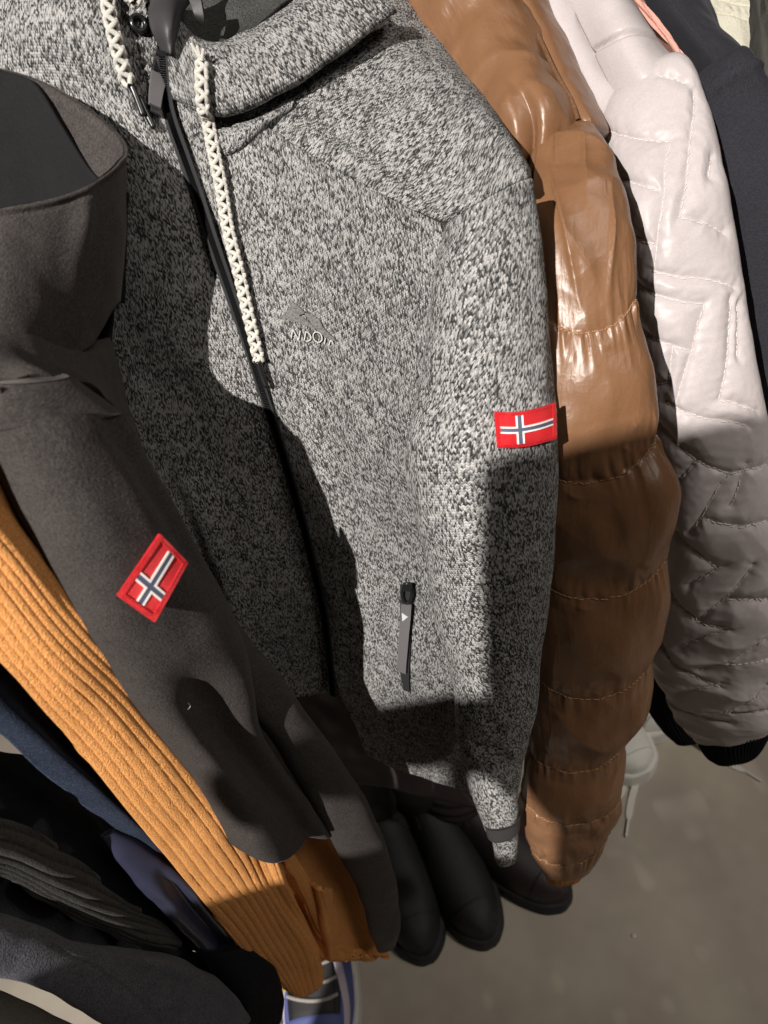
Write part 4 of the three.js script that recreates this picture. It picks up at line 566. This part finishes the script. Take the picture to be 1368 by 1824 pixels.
// ------------------------------------------------------------------ shoes on the floor
function loft(sec, n = 48, sub = 8, expo = 0.75) {          // sec: [z, half width, height, base height, x shift]
  const C = sec.map(s => V3(s[0], s[1], s[2])), D = sec.map(s => V3(s[3] || 0, s[4] || 0, 0)), m = (sec.length - 1) * sub;
  const f = (t, th, o = 0) => { const s = clamp(t, 0, 1) * (sec.length - 1), c = splineAt(C, s), d = splineAt(D, s), cx = Math.cos(th), sy = Math.sin(th); const w = Math.max(0.0005, c.y) + o, h = Math.max(0.0005, c.z); const x = Math.sign(cx) * Math.abs(cx) ** expo * w, y = sy >= 0 ? Math.abs(sy) ** expo * (h + o) : -0.004 * Math.abs(sy); return V3(x + d.y, d.x + Math.max(0, y + 0.004) , c.x + (t > 0.999 ? o : 0)); };
  const pos = [], uv = [], idx = [], S = n + 1;
  for (let j = 0; j <= m; j++) for (let i = 0; i <= n; i++) { const p = f(j / m, 2 * Math.PI * (i % n) / n); pos.push(p.x, p.y, p.z); uv.push(i / n * 0.25, j / m * 0.28); }
  for (let j = 0; j < m; j++) for (let i = 0; i < n; i++) { const a = j * S + i; idx.push(a, a + 1, a + S + 1, a, a + S + 1, a + S); }
  for (const j of [0, m]) { const b = pos.length / 3; let c = V3(0, 0, 0); for (let i = 0; i < n; i++) c.add(V3(pos[3 * (j * S + i)], pos[3 * (j * S + i) + 1], pos[3 * (j * S + i) + 2])); c.divideScalar(n); pos.push(c.x, c.y, c.z); uv.push(0, 0); for (let i = 0; i < n; i++) j ? idx.push(j * S + i, j * S + i + 1, b) : idx.push(j * S + i + 1, j * S + i, b); }
  return { g: buildIndexed(pos, uv, idx), f };
}
function panelOn(f, t0, t1, a0, a1, o, nt = 16, na = 20) {   // a raised panel on a lofted upper; a0, a1 may vary along t
  const A = (x, t) => typeof x === 'function' ? x(t) : x, pos = [], uv = [], idx = [], S = na + 1;
  for (let s = 0; s < 2; s++) for (let j = 0; j <= nt; j++) for (let i = 0; i <= na; i++) { const t = lerp(t0, t1, j / nt), p = f(t, lerp(A(a0, t), A(a1, t), i / na), s ? 0 : o); pos.push(p.x, p.y, p.z); uv.push(i / na * 0.08, j / nt * 0.08); }
  const B = S * (nt + 1), q = (a, b, c, d) => idx.push(a, b, c, a, c, d);
  for (let j = 0; j < nt; j++) for (let i = 0; i < na; i++) { const a = j * S + i; q(a, a + 1, a + S + 1, a + S); q(B + a, B + a + S, B + a + S + 1, B + a + 1); }
  for (let i = 0; i < na; i++) { q(i, B + i, B + i + 1, i + 1); const a = nt * S + i; q(a, a + 1, B + a + 1, B + a); }
  for (let j = 0; j < nt; j++) { const a = j * S; q(a, a + S, B + a + S, B + a); const b = j * S + na; q(b, B + b, B + b + S, b + S); }
  return buildIndexed(pos, uv, idx);
}
function stand(o, px, py, dir, len) {                         // toe at a measured floor spot; dir: degrees, 0 = toe towards +z
  const t = onFloor(px, py), a = dir * Math.PI / 180; o.rotation.y = a; o.position.set(t.x - Math.sin(a) * len, 0, t.z - Math.cos(a) * len);
}
const UPPER = [[-.135, .012, .05, .012], [-.125, .030, .085, .012], [-.09, .038, .095, .012], [-.04, .038, .085, .012], [.0, .041, .068, .012], [.05, .046, .055, .012], [.09, .046, .045, .012], [.125, .036, .036, .012], [.142, .016, .024, .012], [.147, .004, .014, .012]];
const SOLE = UPPER.map((s, i) => [s[0] * 1.03, s[1] + (i && i < 9 ? .005 : .004), 0.020, 0]);
const BOOT = UPPER.map((s, i) => [s[0], [.012, .031, .038, .037, .040, .043, .039, .027, .012, .003][i] * 1.05, s[2] * 1.12, s[3] + 0.008]);
function boot(label, px, py, dir, mat, scale = 1, shaftH = 0.34) {
  const o = thing('boot', label, 'boot', null), u = loft(BOOT, 48, 8, 0.85), up = part('upper', u.g, mat, o);
  part('sole', loft(BOOT.map((s, i) => [s[0] * 1.03, s[1] + .006, 0.022, 0]), 40, 6, 0.35).g, M.rubberBlack, o); part('toe_cap', panelOn(u.f, 0.72, 0.985, 0.06, Math.PI - 0.06, 0.0012, 20, 36), mat, o); part('gore', panelOn(u.f, 0.22, 0.42, 0.2, 1.0, 0.0012, 12, 12), M.rubberBlack, o); part('gore', panelOn(u.f, 0.22, 0.42, Math.PI - 1.0, Math.PI - 0.2, 0.0012, 12, 12), M.rubberBlack, o);
  const pts = []; for (let i = 0; i <= 24; i++) { const t = i / 24; pts.push(new THREE.Vector2(0.043 + 0.012 * Math.sin(t * 3) + 0.006 * t + 0.002 * Math.sin(t * 30), 0.06 + t * shaftH)); } pts.push(new THREE.Vector2(pts[24].x - 0.004, 0.06 + shaftH), new THREE.Vector2(pts[24].x - 0.006, 0.1));
  const g = new THREE.LatheGeometry(pts, 40); g.scale(0.92, 1, 1.1); g.translate(0, 0, -0.07); part('shaft', g, mat, o);
  stand(o, px, py, dir, 0.146 * scale); o.scale.setScalar(scale); return o;
}
boot('black leather ankle boot, left one of the pair under the hoodie', 762, 1712, 8, M.leather, 0.98);
boot('black leather ankle boot, right one of the pair under the hoodie', 872, 1684, 14, M.leather, 0.98);
boot('dark brown shoe half hidden under the hoodie cuff and puffer sleeve', 1008, 1612, 38, M.leatherBrown, 0.95, 0.1);
function sneaker(name, label, px, py, dir, kind) {
  const o = thing(name, label, 'sneaker'); const col = kind === 'blue' ? M.shoeBlack : M.shoeWhite;
  part('sole', loft(SOLE.map(s => [s[0], s[1] + .003, 0.026, 0]), 48, 6, 0.3).g, M.shoeWhite, o);
  const u = loft(UPPER.map(s => [s[0], s[1], s[2] * 1.0, 0.018]), 56, 8, 0.8); part('upper', u.g, col, o);
  if (kind === 'blue') {
    part('toe_cap', panelOn(u.f, 0.70, 0.985, 0.10, Math.PI - 0.10, 0.0022, 24, 40), M.shoeBlue, o);
    part('foxing', panelOn(u.f, 0.55, 0.99, 0.0, 0.10, 0.004, 24, 4), M.shoeLilac, o); part('foxing', panelOn(u.f, 0.55, 0.99, Math.PI - 0.10, Math.PI, 0.004, 24, 4), M.shoeLilac, o);
    part('side_stripe', panelOn(u.f, 0.40, 0.80, t => lerp(1.15, 0.35, (t - .4) / .4) - 0.22, t => lerp(1.15, 0.35, (t - .4) / .4) + 0.10, 0.003, 24, 6), M.shoeLilac, o); part('side_stripe', panelOn(u.f, 0.40, 0.72, t => Math.PI - lerp(1.0, 0.3, (t - .4) / .32) - 0.12, t => Math.PI - lerp(1.0, 0.3, (t - .4) / .32) + 0.16, 0.003, 24, 6), M.shoeLilac, o);
    part('side_panel', panelOn(u.f, 0.30, 0.71, 0.10, 0.80, 0.0022, 24, 12), M.shoeBlue, o); part('side_panel', panelOn(u.f, 0.30, 0.71, Math.PI - 0.80, Math.PI - 0.10, 0.0022, 24, 12), M.shoeBlue, o); part('eyestay', panelOn(u.f, 0.36, 0.7, 1.0, 2.14, 0.003, 16, 16), M.shoeBlack, o); part('side_tab', panelOn(u.f, 0.52, 0.60, 2.4, 2.9, 0.0035, 8, 8), M.shoeYellow, o);
  } else { part('toe_cap', panelOn(u.f, 0.78, 0.99, 0.15, Math.PI - 0.15, 0.0022, 20, 36), M.shoeWhite, o); part('eyestay', panelOn(u.f, 0.34, 0.66, 0.8, 2.34, 0.0025, 16, 16), M.shoeWhite, o); }
  for (let k = 0; k < 5; k++) { const t = 0.42 + k * 0.055, pts = [0.95, 1.25, 1.57, 1.9, 2.2].map((a, i) => u.f(t + 0.02 * Math.sin(i), a, 0.0055)); part('lace', rod(pts, 0.0026, 16, 6), kind === 'blue' ? M.laceGrey : M.lace, o); }
  stand(o, px, py, dir, 0.15); return o;
}
sneaker('sneaker', 'blue, lilac and black sneaker poking out under the orange knit hem', 578, 1915, -4, 'blue');
sneaker('sneaker', 'white and blue sneaker with a yellow tab below the black ribbed cuff', 452, 1880, -16, 'blue');
sneaker('sneaker', 'white sneaker right beside the brown puffer sleeve', 1144, 1396, 12, 'white');
sneaker('sneaker', 'white sneaker half hidden behind the black ribbed hem', 1192, 1316, 24, 'white');
function floorLace(label, px, r0) {
  const o = thing('shoelace', label, 'shoelace'); const P = px.map(([x, y], i) => { const p = onFloor(x, y); p.y = r0[i] + 0.0006; return p; });
  const nn = P.map(() => V3(0, 1, 0)), c = new THREE.CatmullRomCurve3(P.slice(0, -1)), pts = c.getSpacedPoints(24); const b = part('band', ribbonOn(pts, pts.map(() => V3(0, 1, 0)), k => 0.0050 * (1 - 0.45 * sstep(k, 0.85, 1)), 0.0022), M.lace, o); part('aglet', capsuleTo(P[P.length - 2].clone().setY(0.0024), P[P.length - 1].clone().setY(0.0024), 0.0022), M.shoeWhite, o);
}
{ const o = thing('paper_scrap', 'tiny white paper scrap lying alone on the bare floor', 'scrap'), p = onFloor(1129, 1667); const g = new THREE.IcosahedronGeometry(0.0035, 1); g.scale(1, 0.35, 0.7); part('scrap', g, M.shoeWhite, o); o.position.set(p.x, 0.001, p.z); }
floorLace('white shoelace hanging straight from the white sneaker beside the puffer', [[1138, 1378], [1132, 1400], [1124, 1430], [1119, 1462], [1115, 1490]], [0.012, 0.004, 0, 0, 0]);
floorLace('short white shoelace end tucked along the puffer sleeve', [[1116, 1376], [1112, 1395], [1106, 1420], [1100, 1440]], [0.012, 0.003, 0, 0]);
floorLace('white shoelace end sticking out under the black ribbed cuff', [[1240, 1326], [1270, 1346], [1300, 1362], [1328, 1376], [1354, 1392]], [0.01, 0.005, 0, 0, 0]);

// ------------------------------------------------------------------ the photographer behind the eye, and added blockers shaping the shade at lower right
{
  const o = thing('person', 'photographer in a dark coat holding a phone, standing behind the camera', 'person');
  const field = (bones, box, res, k) => {
    const mc = new MarchingCubes(res, M.shell, false, false, 200000), c = V3(...box[0]), half = box[1]; mc.isolation = 0; const B = bones.map(b => ({ a: V3(...b[0]), b: V3(...b[1]), ra: b[2], rb: b[3] })), p = V3(0, 0, 0);
    for (let z = 0; z < res; z++) for (let y = 0; y < res; y++) for (let x = 0; x < res; x++) { p.set((x - res / 2) / (res / 2) * half + c.x, (y - res / 2) / (res / 2) * half + c.y, (z - res / 2) / (res / 2) * half + c.z); let d = 9; if (Math.abs(p.x - c.x) < 0.5 && Math.abs(p.z - c.z) < 0.5) for (const e of B) { const ax = e.b.x - e.a.x, ay = e.b.y - e.a.y, az = e.b.z - e.a.z, t = clamp(((p.x - e.a.x) * ax + (p.y - e.a.y) * ay + (p.z - e.a.z) * az) / (ax * ax + ay * ay + az * az), 0, 1); const q = Math.hypot(p.x - e.a.x - ax * t, p.y - e.a.y - ay * t, p.z - e.a.z - az * t) - lerp(e.ra, e.rb, t); const h = Math.max(k - Math.abs(d - q), 0) / k; d = Math.min(d, q) - h * h * k / 4; } mc.field[x + y * res + z * res * res] = -d; }
    mc.update(); const n = mc.count, g = new THREE.BufferGeometry(); const pos = new Float32Array(n * 3); for (let i = 0; i < n; i++) { pos[3 * i] = mc.positionArray[3 * i] * half + c.x; pos[3 * i + 1] = mc.positionArray[3 * i + 1] * half + c.y; pos[3 * i + 2] = mc.positionArray[3 * i + 2] * half + c.z; }
    g.setAttribute('position', new THREE.BufferAttribute(pos, 3)); g.setAttribute('uv', new THREE.BufferAttribute(new Float32Array(n * 2), 2)); const w = mergeVertices(g, 1e-5); w.computeVertexNormals(); return w; };
  const bones = [
    [[-.18, 1.40, .33], [-.18, 1.10, .34], .125, .12], [[-.27, 1.38, .32], [-.25, 1.08, .34], .095, .11], [[-.09, 1.38, .32], [-.10, 1.08, .34], .095, .11], [[-.24, 1.02, .35], [-.26, .82, .36], .13, .15], [[-.12, 1.02, .35], [-.10, .82, .36], .13, .15],
    [[-.18, 1.44, .32], [-.15, 1.53, .27], .06, .055], [[-.32, 1.42, .30], [-.325, 1.28, .27], .052, .046], [[-.325, 1.28, .27], [-.16, 1.17, .14], .045, .034], [[-.16, 1.16, .14], [-.075, 1.11, .07], .03, .028],
    [[-.01, 1.43, .30], [.03, 1.24, .24], .06, .052], [[.03, 1.24, .24], [.03, 1.12, .09], .048, .034], [[-.25, .85, .36], [-.26, .46, .35], .10, .065], [[-.26, .46, .35], [-.26, .07, .38], .062, .045], [[-.11, .85, .36], [-.10, .46, .35], .10, .065], [[-.10, .46, .35], [-.09, .07, .38], .062, .045], [[-.26, .05, .38], [-.28, .04, .26], .05, .04], [[-.09, .05, .38], [-.07, .04, .26], .05, .04], [[-.145, 1.58, .25], [-.14, 1.66, .25], .085, .095], [[-.14, 1.56, .19], [-.14, 1.62, .19], .05, .06]];
  part('body', field(bones, [[-.18, .88, .28], .92], 110, 0.05), M.olive, o);
  const ph = new THREE.BoxGeometry(0.074, 0.148, 0.008); const f = thing('phone', 'phone held by the photographer', 'phone'); f.quaternion.copy(camera.quaternion); f.position.copy(V3(-0.022, -0.05, 0.022).applyQuaternion(camera.quaternion).add(EYE)); part('body', ph, M.rubberBlack, f);
  const k = thing('blocker_box', 'unseen square box added to shape the corner of the shadow', 'blocker'), rb = (x0, x1, y0, y1, z0, z1, r) => { const g = new RoundedBoxGeometry(x1 - x0, y1 - y0, z1 - z0, 4, r); g.translate((x0 + x1) / 2, (y0 + y1) / 2, (z0 + z1) / 2); return g; };  // added unseen box, its square corner sets the shadow edge on the sleeve
  part('body', rb(-.409, -.06, 1.285, 1.50, .25, .37, 0.012), M.rib, k); part('lower_box', rb(-.374, -.08, .80, 1.29, .25, .36, 0.02), M.rib, k);
  const um = thing('blocker_bar', 'unseen rod added to cast the shadow across the hoodie pocket', 'blocker_bar'); part('bar', capsuleTo(V3(-.487, 1.325, .255), V3(-.12, 1.322, .255), 0.022), M.rib, um); part('bar_end', capsuleTo(V3(-.12, 1.322, .255), V3(-.03, 1.322, .255), 0.010), M.rubberBlack, um);  // added unseen rod, placed only for the shadow band by the hoodie pocket
  const bx = -.437, bo = thing('blocker_post', 'unseen cylinder added to narrow the lit gap on the hoodie', 'blocker_post'); part('body', new THREE.LatheGeometry([[0.001, 0], [0.017, 0], [0.0175, 0.15], [0.017, 0.185], [0.014, 0.2], [0.014, 0.225], [0.001, 0.225]].map(p => new THREE.Vector2(...p)), 32).translate(bx, 1.085, .255), M.rubberBlack, bo);  // added unseen cylinder that narrows the lit gap under the rod
  const t = thing('blocker_slab', 'unseen dark slab added to shade the floor and the orange hem', 'blocker'); const blocker = new THREE.Shape([[-.545, 1.0], [-.53, 1.19], [-.44, 1.165], [-.36, 1.135], [-.34, .70], [-.56, .70]].map(p => new THREE.Vector2(...p))); const bg = new THREE.ExtrudeGeometry(blocker, { depth: 0.08, bevelEnabled: true, bevelSize: 0.008, bevelThickness: 0.008, bevelSegments: 3 }); bg.translate(0, 0, 0.21); part('body', bg, M.olive, t);  // added unseen slab, outlined to shade the floor and the orange hem
}
// ------------------------------------------------------------------ the shop lamps, outside the frame
{
  for (const [light, at0, label, glow] of [[spot, LAMP, 'round ceiling spotlight behind the photographer on the left', 30], [spot2, LAMP2, 'round ceiling spotlight over the right end of the rail', 8]]) {
    const o = thing('ceiling_spotlight', label, 'lamp'); o.position.copy(at0);
    const aim = light.target.position.clone().sub(at0).normalize(), q = new THREE.Quaternion().setFromUnitVectors(V3(0, -1, 0), aim);
    const can = new THREE.LatheGeometry([[0.001, 0.16], [0.10, 0.155], [0.102, 0.03], [0.098, 0.03], [0.096, 0.148], [0.001, 0.15]].map(p => new THREE.Vector2(...p)), 40); can.applyQuaternion(q); part('housing', can, M.rubberBlack, o);
    part('bulb', new THREE.SphereGeometry(0.02, 20, 12), new THREE.MeshStandardMaterial({ color: 0x000000, emissive: light.color.clone(), emissiveIntensity: glow }), o);
  }
  const p = thing('ceiling_light', 'flat square ceiling light panel to the right of the rail', 'lamp'); p.position.copy(PANEL.at); p.quaternion.copy(area.quaternion);
  const f = new THREE.BoxGeometry(PANEL.w + 0.06, PANEL.h + 0.06, 0.05); f.translate(0, 0, 0.032); part('frame', f, M.shoeWhite, p);
  const g = new THREE.PlaneGeometry(PANEL.w, PANEL.h); g.rotateY(Math.PI); g.translate(0, 0, 0.004); part('lamp_diffuser', g, new THREE.MeshStandardMaterial({ color: 0x000000, emissive: lin(1, 0.93, 0.84), emissiveIntensity: 1.0 }), p);
}
renderer.render(scene, camera);
